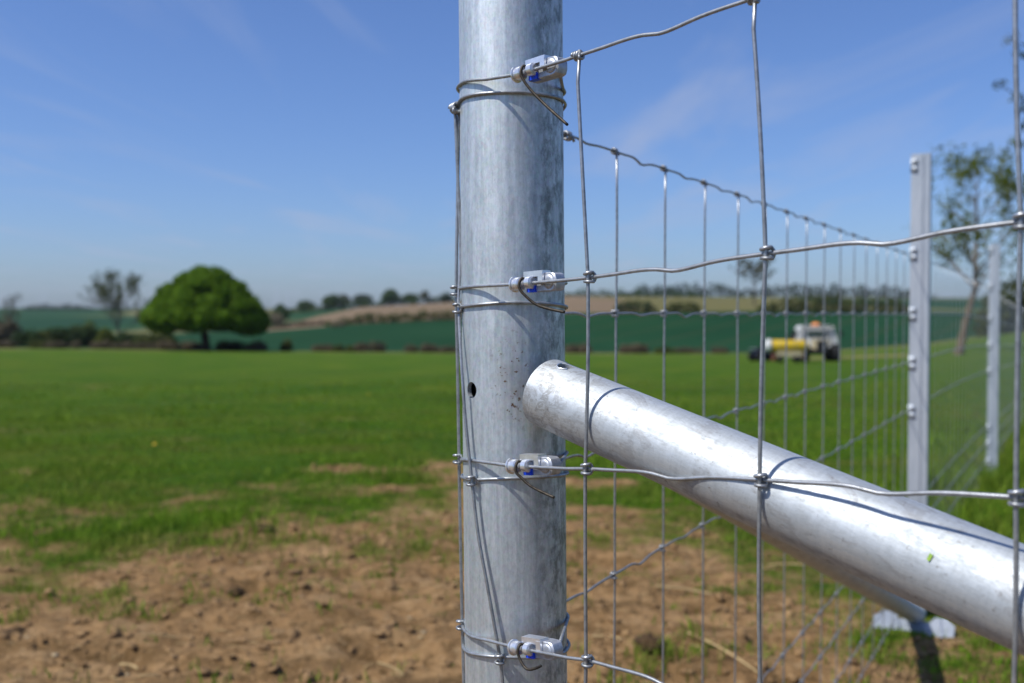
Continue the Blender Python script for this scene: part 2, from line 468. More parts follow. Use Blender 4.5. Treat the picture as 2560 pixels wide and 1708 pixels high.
# ------------------------------------------------------------------ terrain
XI = np.array([-900, 0, 600, 900, 1150, 1400, 1700, 2000, 2300, 2560, 3100], float)
DI = np.array([10, 20, 40, 64, 125, 175, 270, 430, 900, 1600, 3000], float)
PX = np.array([
    [1059] * 11,
    [963, 964, 965, 965, 965, 965, 965, 965, 961, 952, 935],
    [920, 925, 928, 928, 928, 928, 928, 926, 920, 905, 880],
    [893, 898, 903, 905, 905, 905, 905, 905, 897, 876, 850],
    [866, 870, 876, 880, 882, 883, 884, 882, 862, 825, 803],
    [860, 862, 868, 872, 873, 872, 870, 864, 838, 812, 795],
    [838, 838, 834, 809, 797, 783, 780, 776, 778, 780, 780],
    [800, 800, 795, 769, 755, 740, 743, 746, 752, 755, 755],
    [772, 773, 776, 776, 765, 748, 742, 742, 745, 745, 745],
    [768, 768, 770, 768, 764, 748, 744, 744, 745, 745, 745],
    [785] * 11], float)
LDI = np.log(DI)

def drop_px(xi, d):
    """pixel row of the ground (785 = eye level) seen at column xi, distance d"""
    xi = min(max(xi, XI[0]), XI[-1])
    ld = math.log(min(max(d, 10.0), 3000.0))
    j = int(min(max(np.searchsorted(LDI, ld) - 1, 0), len(DI) - 2))
    w = (ld - LDI[j]) / (LDI[j + 1] - LDI[j])
    return float(np.interp(xi, XI, PX[j]) * (1 - w) + np.interp(xi, XI, PX[j + 1]) * w)

def g_height(x, y):
    d = math.hypot(x, y)
    if d < 4: return 0.0
    ct = y / d if y > 0 else 0.0
    ct = max(ct, 0.55)
    tn = x / y if y > 0.25 * abs(x) else math.copysign(2.5, x)
    xi = 1280 + FOC * tn
    dep = d * ct
    dd = max(dep, 10.0)
    h = EYE - (drop_px(xi, dd) - 785) / FOC * dd
    if dep < 10:
        k = (dep - 4) / 6 if dep > 4 else 0
        h = h * (k * k * (3 - 2 * k))
    return h

def at(xi, d, dz=0.0):
    """point on the ground in column xi at depth d"""
    x = (xi - 1280) / FOC * d
    return Vector((x, d, g_height(x, d) + dz))

def fbm(x, y, s, o=3):
    return mnoise.fractal(Vector((x * s, y * s, 3.7)), 1.0, 2.0, o)

def soil_edge(u):
    return float(np.interp(u, [-0.9, -0.5, -0.35, -0.05, 0.1, 0.25, 0.36, 0.5, 0.9], [4.6, 4.45, 4.6, 4.8, 4.6, 3.9, 3.1, 3.5, 3.4]))

def grass_cover(x, y):
    """0 bare soil, 1 closed sward"""
    d = math.hypot(x, y)
    u = x / max(y, 0.3)
    s = (d - soil_edge(u)) / 2.3
    s += 0.42 * fbm(x, y * 1.2, 0.7) + 0.42 * fbm(x + 9, y * 1.2, 2.1, 3) + 0.50 * fbm(x + 3, y + 17, 6.5, 2)
    c = 0.5 + s * 0.8
    if d < 3.5 and u < 0.2: c *= max(0.0, (d - 2.6) / 0.9)
    if d > 3.6:                                    # bare spots inside the sward
        b = fbm(x * 0.9 + 31, y * 1.6, 0.7, 3) + 0.35 * fbm(x, y + 50, 3.5, 2)
        c -= max(0, b - 0.30) * 2.6 * max(0.0, min(1, (17 - d) / 7))
    return min(max(c, 0), 1)

def ground_bumps(x, y, c):
    d = math.hypot(x, y)
    if d > 26 or d < 0.6: return 0
    a = 0.020 * fbm(x, y, 1.1) + (1 - c) * (0.020 * fbm(x + 5, y * 1.3, 5, 3) + 0.013 * fbm(x, y + 8, 15, 3))
    if d < 9:                                      # a few deeper clods and ruts in the bare soil
        k = fbm(x + 40, y * 1.6, 3.2, 2)
        a += (1 - c) * 0.05 * max(0, k - 0.28)
        a -= (1 - c) * 0.11 * max(0, -k - 0.30)
    return a * min(1, (26 - d) / 8)

FIELD_END = 126.0
def ring_sheet(name, mat, angs, rads, extra=None):
    """polar sheet round the camera's foot; rads(angle) -> list of radii (same count for every angle)"""
    verts, attr = [], []
    nr = None
    for a in angs:
        rr = rads(a)
        nr = len(rr)
        for r in rr:
            x, y = math.sin(a) * r, math.cos(a) * r
            z = g_height(x, y)
            if extra:
                dz, at_ = extra(x, y)
                z += dz; attr.append(at_)
            verts.append((x, y, z))
    faces = []
    for i in range(len(angs) - 1):
        for j in range(nr - 1):
            faces.append((i * nr + j, (i + 1) * nr + j, (i + 1) * nr + j + 1, i * nr + j + 1))
    o = mesh_obj(name, verts, faces, mat, None, True)
    if attr:
        for k, nm in enumerate(('grass', 'far', 'dry')):
            at_ = o.data.attributes.new(nm, 'FLOAT', 'POINT')
            at_.data.foreach_set('value', [q[k] for q in attr])
    o['kind'] = 'structure'
    return o

angs_fine = list(np.radians(np.arange(-44, 44.01, 0.42)))
angs_side = [R(a) for a in np.arange(49, 311.5, 5.8)]
angs_all = angs_fine + angs_side + [angs_fine[0] + 2 * math.pi]
def fe(a):  # far edge of the pasture: level across the view
    c = math.cos(a)
    return FIELD_END / c if c > 0.72 else FIELD_END / 0.72
base_r = [0.3, 0.6, 1.0, 1.4, 1.7, 2.0]
r_ = 2.0
while r_ < 14.5: r_ *= 1.0085; base_r.append(r_)
while r_ < 108: r_ *= 1.05; base_r.append(r_)
def field_rads(a):
    e = fe(a)
    return base_r + [min(r_ * 1.04, e * .94), e * .96, e * 0.98, e]
def field_extra(x, y):
    c = grass_cover(x, y)
    d = math.hypot(x, y)
    dry = 0.0
    e = fe(math.atan2(x, y))
    if d > e * 0.86:
        dry = max(0, min(1, (d / e - 0.935 + 0.03 * fbm(x, y, 0.12)) * 16)) * 0.85
    # worn track to the right of the tractor
    u = x / max(y, .3)
    if y > 0 and 0.29 < u < 0.40 and 72 < d < 95:
        dry = max(dry, 0.9 * max(0, 1 - abs(d - 84 ) / 9))
    return ground_bumps(x, y, c), (c, 1.0 if d > 26 else d / 26, dry)
ring_sheet('pasture_ground', M['ground'], angs_all, field_rads, field_extra)

angs_far = [R(a) for a in np.arange(-46, 46.01, 1.0)] + [R(a) for a in np.arange(52, 311, 7.4)] + [R(314)]
def lin(a, b, n): return [a + (b - a) * k / n for k in range(n + 1)]
def cut_top(a):   # where crop gives way to the ploughed land
    return 270.0 / max(math.cos(a), 0.72)
def plough_top(a):
    xi = 1280 + FOC * math.tan(max(min(a, 1.0), -1.0))
    return float(np.interp(xi, [640, 700, 790, 900, 1980, 2150], [271, 300, 370, 430, 430, 271])) / max(math.cos(a), 0.72)
ring_sheet('crop_field', M['crop'], angs_far, lambda a: lin(fe(a) - 0.6, cut_top(a), 16))
plough_a = [math.atan((xi - 1280) / FOC) for xi in np.arange(630, 2161, 30)]
ring_sheet('ploughed_field', M['plough'], plough_a, lambda a: lin(cut_top(a) - 0.5, plough_top(a), 8))
def hill_rads(a):
    aa = a if a < math.pi else a - 2 * math.pi
    t0 = (plough_top(aa) if math.radians(-14.5) < aa < math.radians(19.4) else cut_top(a)) - 1.0
    return lin(t0, 900 / max(math.cos(a), 0.72), 10) + [1100 / .8, 1600 / .8, 2600]
ring_sheet('far_hills', M['hill'], angs_far, hill_rads)

# ------------------------------------------------------------------ pixel rays -> points on the two fence planes and the post
def ray(px, py):
    u = (px - 1280.0) / FOC; v = -(py - 854.0) / FOC
    c, s = math.cos(PITCH), math.sin(PITCH)
    return Vector((u, c + v * s, v * c - s))
RP = 0.0445                                          # strainer post radius
POST = Vector((0.0010, 0.8620))
LEAN = -0.0082
A = Vector((0.68697, -0.72668)); NA = Vector((-0.72668, -0.68697))       # near fence: along it (towards the camera), its face
Bd = Vector((0.49554, 0.86859)); NB = Vector((-0.86859, 0.49554))        # far fence
OFF = 0.0475
A0 = POST + NA * OFF
B0 = POST + NB * 0.0462
def post_axis(z): return Vector((POST.x + LEAN * (z - EYE), POST.y))
def onA(px, py):
    d = ray(px, py); t = A0.dot(NA) / (d.x * NA.x + d.y * NA.y)
    p = d * t
    return (Vector((p.x, p.y)) - A0).dot(A), p.z + EYE
def A3(t, z, o=0.0):
    p = A0 + A * t + NA * o
    return Vector((p.x, p.y, z))
def onB(px, py):
    d = ray(px, py); t = B0.dot(NB) / (d.x * NB.x + d.y * NB.y)
    p = d * t
    return (Vector((p.x, p.y)) - B0).dot(Bd), p.z + EYE
def B3(t, z, o=0.0):
    p = B0 + Bd * t + NB * o
    return Vector((p.x, p.y, z))
def P3(phi, z, so=0.0015):
    """point on the post: phi in degrees, 0 faces the camera, + to the right"""
    a = post_axis(z); r = RP + so
    return Vector((a.x + r * math.sin(R(phi)), a.y - r * math.cos(R(phi)), z))
def z_at(py, depth):
    d = ray(1280, py)
    return EYE + d.z / d.y * depth
def zphi(py, phi):
    return z_at(py, POST.y - RP * math.cos(R(phi)))

# ------------------------------------------------------------------ strainer post
def apply_bool(o, cutters):
    for c in cutters:
        md = o.modifiers.new('cut', 'BOOLEAN'); md.operation = 'DIFFERENCE'; md.object = c; md.solver = 'EXACT'
    dg = bpy.context.evaluated_depsgraph_get()
    me = bpy.data.meshes.new_from_object(o.evaluated_get(dg))
    o.modifiers.clear()
    old = o.data; o.data = me
    me.name = old.name
    bpy.data.meshes.remove(old)
    for c in cutters:
        me_c = c.data
        bpy.data.objects.remove(c); bpy.data.meshes.remove(me_c)

def pipe_mesh(r0, r1, z0, z1, seg=96, ring=1):
    verts, faces = [], []
    zs = [z0 + (z1 - z0) * k / ring for k in range(ring + 1)]
    prof = [(r0, z) for z in zs] + [(r1, z) for z in reversed(zs)]
    n = len(prof)
    for r, z in prof:
        for k in range(seg):
            a = 2 * math.pi * k / seg
            verts.append((r * math.cos(a), r * math.sin(a), z))
    for i in range(n):
        i2 = (i + 1) % n
        for k in range(seg):
            k2 = (k + 1) % seg
            faces.append((i * seg + k, i * seg + k2, i2 * seg + k2, i2 * seg + k))
    return verts, faces

def autosmooth(o, ang=40):
    me = o.data
    me.polygons.foreach_set('use_smooth', [True] * len(me.polygons))
    bm = bmesh.new(); bm.from_mesh(me)
    lim = R(ang)
    for e in bm.edges:
        if len(e.link_faces) == 2 and e.calc_face_angle(0) > lim: e.smooth = False
    bm.to_mesh(me); bm.free()

post_root = empty('strainer_post', (POST.x - LEAN * EYE, POST.y, 0.0))
post_root.rotation_euler = (0, math.atan(LEAN), 0)
tag(post_root, 'thick round galvanised steel corner post with wire loops wrapped round it', 'fence post')
pv, pf = pipe_mesh(RP, RP - 0.0038, -0.35, 1.52)
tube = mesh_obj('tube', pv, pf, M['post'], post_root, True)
def cutter(p, d, r, depth):
    b = MB(); b.lathe([(-depth / 2, r), (depth / 2, r)], p, d, 28)
    return b.build('cutter', None)
# drilled hole on the left of the post
hz = 0.95 + (785 - 976) / FOC * 0.83
hphi = math.asin((1181 - 1284) / 128.5)
hd = Vector((math.sin(hphi), -math.cos(hphi), 0))
bpy.context.view_layer.update()
tube.parent = None
cu = cutter(Vector((hd.x * RP, hd.y * RP, hz)), hd, 0.0068, 0.03)
apply_bool(tube, [cu])
tube.parent = post_root
autosmooth(tube, 35)
capm = MB(); capm.lathe([(0, RP + 0.0012), (0.018, RP + 0.0012), (0.024, RP - 0.004), (0.027, 0.012), (0.0275, 0.001)], (0, 0, 1.507), (0, 0, 1), 48)
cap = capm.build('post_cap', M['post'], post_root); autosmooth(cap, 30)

# ------------------------------------------------------------------ the two braces
def make_brace(name, label, origin2, dirh, slope, z0, t0, t1, rb, hole=None):
    D = Vector((dirh.x, dirh.y, -slope)).normalized()
    L0, L1 = t0 * math.sqrt(1 + slope * slope), t1 * math.sqrt(1 + slope * slope)
    root = empty(name, (origin2.x, origin2.y, z0))
    root.rotation_mode = 'QUATERNION'
    root.rotation_quaternion = D.to_track_quat('Z', 'Y')
    tag(root, label, 'brace')
    v, f = pipe_mesh(rb, rb - 0.003, L0, L1, 72)
    o = mesh_obj('tube', v, f, M['brace'], None, True)
    bpy.context.view_layer.update()
    if hole is not None:
        inv = root.matrix_basis.inverted()
        q = root.rotation_quaternion.inverted()
        p = inv @ hole
        pr = Vector((p.x, p.y, 0)).normalized()
        cu_ = cutter(Vector((pr.x * rb, pr.y * rb, p.z)), pr, 0.0062, 0.03)
        apply_bool(o, [cu_])
    o.parent = root
    autosmooth(o, 35)
    # the stub welded to the post that the tube slides over
    s = MB(); q0 = root.matrix_basis.inverted() @ Vector((POST.x, POST.y, z0 - slope * t0))
    s.lathe([(L0 - 0.03, 0.011), (L0 + 0.01, 0.011)], (q0.x, q0.y, 0), (0, 0, 1), 28)
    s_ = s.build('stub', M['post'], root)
    autosmooth(s_, 35)
    return root, D, L1
BRO = POST + NA * 0.0195
BR_Z = EYE - 0.0483
brA, DA, LA = make_brace('brace_strut', 'bright galvanised diagonal tube running down from corner post towards lower right', BRO, A, 0.2519, BR_Z, 0.0615, 3.55, 0.028,
                hole=None)
brB, DB, LB = make_brace('brace_strut', 'shaded diagonal tube hidden behind the bright brace, its foot on a plate', POST, Bd, 0.352, EYE - 0.044, 0.05, 2.50, 0.028)
# hole with a bright burr near the top of the near brace
bpy.context.view_layer.update()

def foot_plate(p, dirh, parent, root):
    inv = root.matrix_basis.inverted()
    m = MB()
    d = Vector((dirh.x, dirh.y, 0)); sd = Vector((-dirh.y, dirh.x, 0)); u = Vector((0, 0, 1))
    # flat notched plate lying tilted against the soil
    out = [(-0.115, -0.045), (0.115, -0.045), (0.115, 0.012), (0.09, 0.042), (0.055, 0.038), (0.045, 0.015), (-0.045, 0.015), (-0.055, 0.038), (-0.09, 0.042), (-0.115, 0.012)]
    dv_ = (d * 0.88 + u * 0.47).normalized(); nv = sd.cross(dv_)
    c0 = p - d * 0.03 + u * 0.002
    V = [c0 + sd * a + dv_ * b for a, b in out] + [c0 + sd * a + dv_ * b + nv * 0.005 for a, b in out]
    n = len(out)
    F = [tuple(range(n)), tuple(range(2 * n - 1, n - 1, -1))] + [(i, (i + 1) % n, n + (i + 1) % n, n + i) for i in range(n)]
    m.add([inv @ q for q in V], F)
    return m.build('foot_plate', M['plate'], root, smooth=False)
pB = Vector((POST.x + Bd.x * 2.48, POST.y + Bd.y * 2.48, 0.01))
foot_plate(pB, Bd, None, brB)
pA = Vector((BRO.x + A.x * 3.55, BRO.y + A.y * 3.55, 0.01))
foot_plate(pA, A, None, brA)

# burred bolt hole near the upper end of the near brace (a short dark socket with a bright rim)
inv = brA.matrix_basis.inverted()
hp = Vector((0, 0, 0))
d0 = ray(1412, 916)
# nearest point of the tube on that line of sight
J = Vector((BRO.x, BRO.y, BR_Z - EYE))
dp = d0 - DA * d0.dot(DA); op = -J - DA * (-J).dot(DA)
qa, qb, qc = dp.dot(dp), 2 * dp.dot(op), op.dot(op) - 0.028 ** 2
disc = max(qb * qb - 4 * qa * qc, 0)
hit = d0 * ((-qb - math.sqrt(disc)) / (2 * qa)) + Vector((0, 0, EYE))
loc = inv @ hit
rad = Vector((loc.x, loc.y, 0)).normalized()
tubeA = [o for o in brA.children if o.name.startswith('tube')][0]
tubeA.parent = None
bpy.context.view_layer.update()
apply_bool(tubeA, [cutter(Vector((rad.x * .028, rad.y * .028, loc.z)), rad, 0.0060, 0.02)])
tubeA.parent = brA
autosmooth(tubeA, 35)
rim = MB()
tng = Vector((-rad.y, rad.x, 0))
ringp = [Vector((rad.x * .0284, rad.y * .0284, loc.z)) + (tng * math.cos(a) + Vector((0, 0, 1)) * math.sin(a)) * 0.0062 - rad * 0.0006 * math.cos(a) ** 2 * 1.2 for a in np.linspace(-1.9, 1.1, 14)]
rim.tube(ringp, [0.0007] * 14, 6)
rim.build('burr', M['zinc'], brA)
# a torn bit of grass stuck on the brace
d0 = ray(2325, 1394)
dp = d0 - DA * d0.dot(DA)
qa, qb, qc = dp.dot(dp), 2 * dp.dot(op), op.dot(op) - 0.0284 ** 2
hit = d0 * ((-qb - math.sqrt(max(qb * qb - 4 * qa * qc, 0))) / (2 * qa)) + Vector((0, 0, EYE))
axp = Vector((BRO.x, BRO.y, BR_Z)); nrm = (hit - axp) - DA * (hit - axp).dot(DA); nrm.normalize()
gu = (Vector((0.42, 0, 0.9)) - nrm * nrm.dot(Vector((0.42, 0, 0.9)))).normalized(); gv = nrm.cross(gu)
gb = MB()
pts = [(-0.0023, -0.0007), (-0.0018, 0.0010), (0.0, 0.0011), (0.0024, 0.0009), (0.0018, -0.0004), (0.0022, -0.0010), (-0.0004, -0.0009)]
V = [gu * a + gv * b for a, b in pts] + [gu * a + gv * b + nrm * 0.0004 for a, b in pts]
n = len(pts)
gb.add(V, [tuple(range(n)), tuple(range(2 * n - 1, n - 1, -1))] + [(i, (i + 1) % n, n + (i + 1) % n, n + i) for i in range(n)])
go = gb.build('grass_scrap', M['green_bit'], None, False, hit)
tag(go, 'tiny torn scrap of green grass stuck on the bright brace', 'grass scrap')

# ------------------------------------------------------------------ wires, stays, knots
WR, SR = 0.00142, 0.00138
def crimp(t, span0, span1, amp=0.0032):
    """tension crimp in the middle of a span: the wire dips and comes back"""
    k = (t - span0) / (span1 - span0)
    w = (k - 0.52) * (span1 - span0)
    sg = 0.013 if w < 0 else 0.024                    # runs in slowly from the right, comes back fast on the left
    return -amp * math.exp(-(w / sg) ** 2) + 0.12 * amp * math.exp(-((w + 0.034) / 0.014) ** 2)

def knot_mesh(name):
    """fixed knot: one wire coiled above and below the line wire round the stay. local x = along line wire, y = out of the fence, z up"""
    m = MB()
    rk = 0.00108
    def ring(z, tilt, a0):
        return [Vector((0.0029 * math.cos(a), 0.0014 + 0.0027 * math.sin(a), z + tilt * math.cos(a))) for a in np.linspace(a0, a0 + 5.9, 17)]
    ra = ring(0.0027, 0.0004, -2.2); rb_ = ring(-0.0027, -0.0003, -0.9)
    m.tube(ra, rk, 7); m.tube(rb_, rk, 7)
    m.tube(smooth_path([Vector((0.0024, -0.0008, 0.0026)), Vector((0.0030, -0.0016, 0.0)), Vector((0.0022, -0.0008, -0.0026))], 3), rk, 6)
    m.tube(smooth_path([Vector((-0.0020, -0.0010, 0.0026)), Vector((-0.0014, -0.0018, 0.0)), Vector((-0.0018, -0.0010, -0.0026))], 3), rk, 6)
    me = bpy.data.meshes.new(name)
    me.from_pydata(m.v, [], m.f); me.materials.append(M['wire'])
    me.polygons.foreach_set('use_smooth', [True] * len(me.polygons))
    return me
def top_knot_mesh(name):
    """the stay's end coiled three turns round the top line wire"""
    m = MB()
    pts = []
    for k in range(40):
        a = k / 39 * 2 * math.pi * 3.0
        pts.append(Vector((-0.0040 + 0.0068 * k / 39, 0.0026 * math.cos(a), 0.0026 * math.sin(a))))
    pts.append(Vector((0.0034, 0.0034, -0.004)))
    m.tube(pts, 0.00105, 6)
    me = bpy.data.meshes.new(name)
    me.from_pydata(m.v, [], m.f); me.materials.append(M['wire'])
    me.polygons.foreach_set('use_smooth', [True] * len(me.polygons))
    return me
KNOT = knot_mesh('knot'); TKNOT = top_knot_mesh('knot')

def put_knot(parent, p, dirv, outv, me=KNOT, s=1.0):
    o = bpy.data.objects.new('knot', me)
    link(o, parent)
    x = Vector(dirv).normalized(); y = Vector(outv); y = (y - x * y.dot(x)).normalized(); z = x.cross(y)
    mt = Matrix((x, y, z)).transposed().to_4x4()
    if z.z < 0:
        mt = Matrix((x, y, -z)).transposed().to_4x4()
    mt.translation = Vector(p)
    o.matrix_local = mt @ Matrix.Diagonal((s, s, s, 1))
    return o

NA3, NB3 = Vector((NA.x, NA.y, 0)), Vector((NB.x, NB.y, 0))
fenceA = empty('wire_fence', (0, 0, 0))
tag(fenceA, 'sharp square mesh wire fence in front, tied by tensioners to corner post, running right', 'wire fence')
fenceB = empty('wire_fence', (0, 0, 0))
tag(fenceB, 'blurred mesh wire fence receding behind corner post towards the two profiled posts', 'wire fence')

# -- near fence: knots measured on the first three stays; the mesh goes on at 0.15 m
kA = {1: [(1447, 139), (1884, -4), (2543, -205)], 2: [(1476, 694), (1920, 634), (2557, 554)], 3: [(1469, 1172), (1905, 1200), (2545, 1244)], 4: [(1471, 1651), (1907, 1775), None]}
rowsA = {}
for w in (1, 2, 3, 4):
    rowsA[w] = [onA(*p) for p in kA[w] if p is not None]
SP = 0.1502
NST = 16
def extend(lst):
    """carry a row on past the last measured stay with the slope it has"""
    out = list(lst)
    s = (lst[-1][1] - lst[0][1]) / (lst[-1][0] - lst[0][0])
    while len(out) < NST:
        t, z = out[-1]
        k = len(out)
        out.append((t + SP, z + s * SP * max(0.25, 1 - 0.13 * (k - 2))))
    return out
for w in rowsA: rowsA[w] = extend(rowsA[w])
for w, dz in ((5, 0.128), (6, 0.240), (7, 0.338), (8, 0.425)):
    rowsA[w] = [(t + 0.001 * w * 0, z - dz) for t, z in rowsA[4]]

loopsU = {1: dict(grip=[(1296, 186)], wrap=[(-46.6, 203), (-62, 207), (-80, 217), (-95, 226)], right=232),
          2: dict(grip=[(1292, 711)], wrap=[(-46.6, 717), (-62, 719), (-80, 721), (-95, 722)], right=707),
          3: dict(grip=[(1277, 1165)], wrap=[(-46.6, 1151), (-62, 1150), (-80, 1150), (-95, 1149)], right=1130),
          4: dict(grip=[(1288, 1619)], wrap=[(-46.6, 1592), (-62, 1585), (-80, 1571), (-95, 1556)], right=1540)}
GRIP_T = {1: 0.0735, 2: 0.0715, 3: 0.0675, 4: 0.0700}
grip_frames = {}
for w in range(1, 9):
    row = rowsA[w]
    pts = []
    for i in range(len(row) - 1, 0, -1):
        (t1, z1), (t0, z0) = row[i], row[i - 1]
        n_ = 22
        for k in range(n_):
            s = k / n_
            t = t1 + (t0 - t1) * s
            pts.append(A3(t, z1 + (z0 - z1) * s + (crimp(t, t0, t1) if 0.02 < s < 0.98 else 0)))
    t0, z0 = row[0]
    pts.append(A3(t0, z0))
    tail_pts = None
    if w <= 4:
        L = loopsU[w]
        tg, zg = onA(*L['grip'][0])
        gt = GRIP_T[w]
        pts.append(A3((t0 + gt) / 2 + 0.01, z0 + (zg - z0) * 0.35))
        pts.append(A3(tg, zg))
        wrapz = [(ph, zphi(py, ph)) for ph, py in L['wrap']]
        seq = [A3(0.02, zg + (wrapz[0][1] - zg) * 0.5)]
        for ph, z in wrapz: seq.append(P3(ph, z, 0.0030 if ph > -60 else 0.0016))
        zr = zphi(L['right'], 90)
        zl = wrapz[-1][1]
        for ph in range(-115, -286, -14):
            k = (-95 - ph) / 190
            seq.append(P3(ph, zl + (zr - zl) * k))
        pts += smooth_path(seq, 4)
        zgr = zg + (zr - zg) * 0.4
        pts.append(P3(-289, zr + (zgr - zr) * 0.3, 0.0018))
        pts.append(A3(0.088, zg + (z0 - zg) * 0.3 + 0.0005, -0.012))
        grip_frames[w] = (A3(gt, zg + (z0 - zg) * (gt - tg) / (t0 - tg)), (A3(t0, z0) - A3(tg, zg)).normalized())
    else:
        pts.append(A3(0.0, z0 - 0.004))
        for ph in range(-60, -280, -14): pts.append(P3(ph, z0 - 0.006))
    m = MB(); m.tube(pts, WR, 8)
    m.build('line_wire', M['wire'], fenceA)
    for i, (t, z) in enumerate(row):
        j = max(i - 1, 0); j2 = min(i + 1, len(row) - 1)
        dr = A3(*row[j2]) - A3(*row[j])
        if w == 1: put_knot(fenceA, A3(t, z), dr, NA3, TKNOT, 1.12)
        else: put_knot(fenceA, A3(t, z), dr, NA3, KNOT, 1.15)
for i in range(NST):
    pts = []
    ks = [(rowsA[w][i][0], rowsA[w][i][1]) for w in range(1, 9)]
    ks.append((ks[-1][0], ks[-1][1] - 0.01))
    for j in range(len(ks) - 1):
        (ta, za), (tb, zb) = ks[j], ks[j + 1]
        bow = 0.0012 * math.sin(i * 2.1 + j * 1.7)
        for k in range(8):
            s = k / 8
            pts.append(A3(ta + (tb - ta) * s + bow * math.sin(math.pi * s), za + (zb - za) * s, 0.0026))
    pts.append(A3(*ks[-1], 0.0026))
    pts[0] = A3(ks[0][0] + 0.0018, ks[0][1] + 0.0035, 0.0008)
    m = MB(); m.tube(pts, SR, 8)
    m.build('stay_wire', M['wire'], fenceA)

# -- stay hanging on the left of the post, knotted to the upper loops
def stay_on_post(name, nodes, parent):
    m = MB(); m.tube(smooth_path(nodes, 8), SR, 8)
    return m.build(name, M['wire'], parent)
def sil(px, py, depth=0.862):
    d = ray(px, py); p = d * (depth / d.y)
    return Vector((p.x, p.y, p.z + EYE))
stay_on_post('stay_wire', [sil(1147, 262), sil(1144, 480, .865), sil(1140.5, 725), sil(1144, 930), sil(1147.5, 1146), sil(1151, 1350), sil(1155.5, 1560), sil(1161, 1780), sil(1164, 1950)], fenceA)
for px, py in ((1140.5, 727), (1147.5, 1147), (1155.5, 1561)):
    put_knot(fenceA, sil(px, py), Vector((0.25, -1, 0)), Vector((-1, -0.3, 0)), KNOT, 1.1)

# -- far fence
hB = {1: onB(1535, 378)[1], 2: onB(1657, 784)[1], 3: onB(1830, 1030)[1], 4: onB(1735, 1325)[1], 5: onB(2098, 1476)[1], 6: onB(2133, 1533)[1], 7: onB(2168, 1585)[1]}
hB[8] = hB[7] - 0.085
sB = [onB(x, 784)[0] for x in (1535, 1657, 1757, 1840, 1907, 1963, 2012, 2057, 2097)]
spB = (sB[-1] - sB[0]) / 8
stB = list(sB)
while stB[-1] < 10.1: stB.append(stB[-1] + spB)
stB = [sB[0] - spB] + stB
def zB(w, t):
    x, y = B0.x + Bd.x * t, B0.y + Bd.y * t
    return hB[w] + 0.9 * g_height(x, y)
lowU = {1: [(-119.7, 290), (-105, 280), (-88, 266), (-65, 247), (-40, 237), (-10, 232), (15, 233), (35, 238), (60, 246), (80, 257), (95, 268), (120, 290)],
        2: [(-119.7, 778), (-105, 774), (-88, 770), (-65, 766), (-40, 762), (-10, 757), (15, 757), (35, 759), (60, 763), (80, 767), (95, 771), (120, 780)],
        3: [(-119.7, 1183), (-105, 1187), (-88, 1192), (-65, 1196), (-46, 1199), (-10, 1196), (15, 1194), (35, 1191), (60, 1188), (80, 1184), (95, 1180), (120, 1172)],
        4: [(-119.7, 1585), (-105, 1595), (-88, 1614), (-65, 1629), (-40, 1637), (-16, 1641), (15, 1643), (35, 1640), (60, 1632), (80, 1618), (95, 1605), (120, 1585)]}
for w in range(1, 9):
    pts = []
    tt = stB
    for i in range(len(tt) - 1, 0, -1):
        t1, t0 = tt[i], tt[i - 1]
        n_ = 16 if t0 < 3 else 6
        for k in range(n_):
            s = k / n_; t = t1 + (t0 - t1) * s
            pts.append(B3(t, zB(w, t) + crimp(t, t0, t1, 0.0036) * (0.6 + 0.8 * math.sin(i * 5.1 + w) ** 2)))
    pts.append(B3(tt[0], zB(w, tt[0])))
    if w <= 4:
        seq = [B3(0.012, (zB(w, 0) + zphi(lowU[w][0][1], -119)) / 2, 0.0)] + [P3(ph, zphi(py, ph), 0.0016) for ph, py in lowU[w]]
        pts += smooth_path(seq, 4)
    else:
        pts += [P3(ph, zB(w, 0), 0.0016) for ph in range(-118, 121, 14)]
    m = MB(); m.tube(pts, WR, 8)
    m.build('line_wire', M['wire'], fenceB)
Bd3 = Vector((Bd.x, Bd.y, 0))
for i, t in enumerate(stB):
    pts = []
    for w in range(1, 8):
        za, zb = zB(w, t), zB(w + 1, t)
        for k in range(4):
            s = k / 4
            pts.append(B3(t + 0.0016 * math.sin(i * 1.3 + w) * math.sin(math.pi * s) + 0.010 * (za - 0.9) * 0.35, za + (zb - za) * s, -0.0025))
    pts.append(B3(t, zB(8, t) - 0.01, -0.0025))
    m = MB(); m.tube(pts, SR, 8 if t < 2 else 5)
    m.build('stay_wire', M['wire'], fenceB)
farK = MB()
for i, t in enumerate(stB):
    for w in range(1, 9):
        p = B3(t + 0.010 * (zB(w, t) - 0.9) * 0.35, zB(w, t))
        if i < 36: put_knot(fenceB, p, Bd3, -NB3, TKNOT if w == 1 else KNOT, 1.15)
        else:
            farK.lathe([(-0.004, 0.0022), (0.0, 0.0042), (0.004, 0.0022)], p, (0, 0, 1), 6)
fk = farK.build('knot', M['wire'], fenceB)
fk['kind'] = 'stuff'
put_knot(fenceB, B3(onB(1419, 340)[0], onB(1419, 340)[1]), Bd3, -NB3, TKNOT, 1.5)

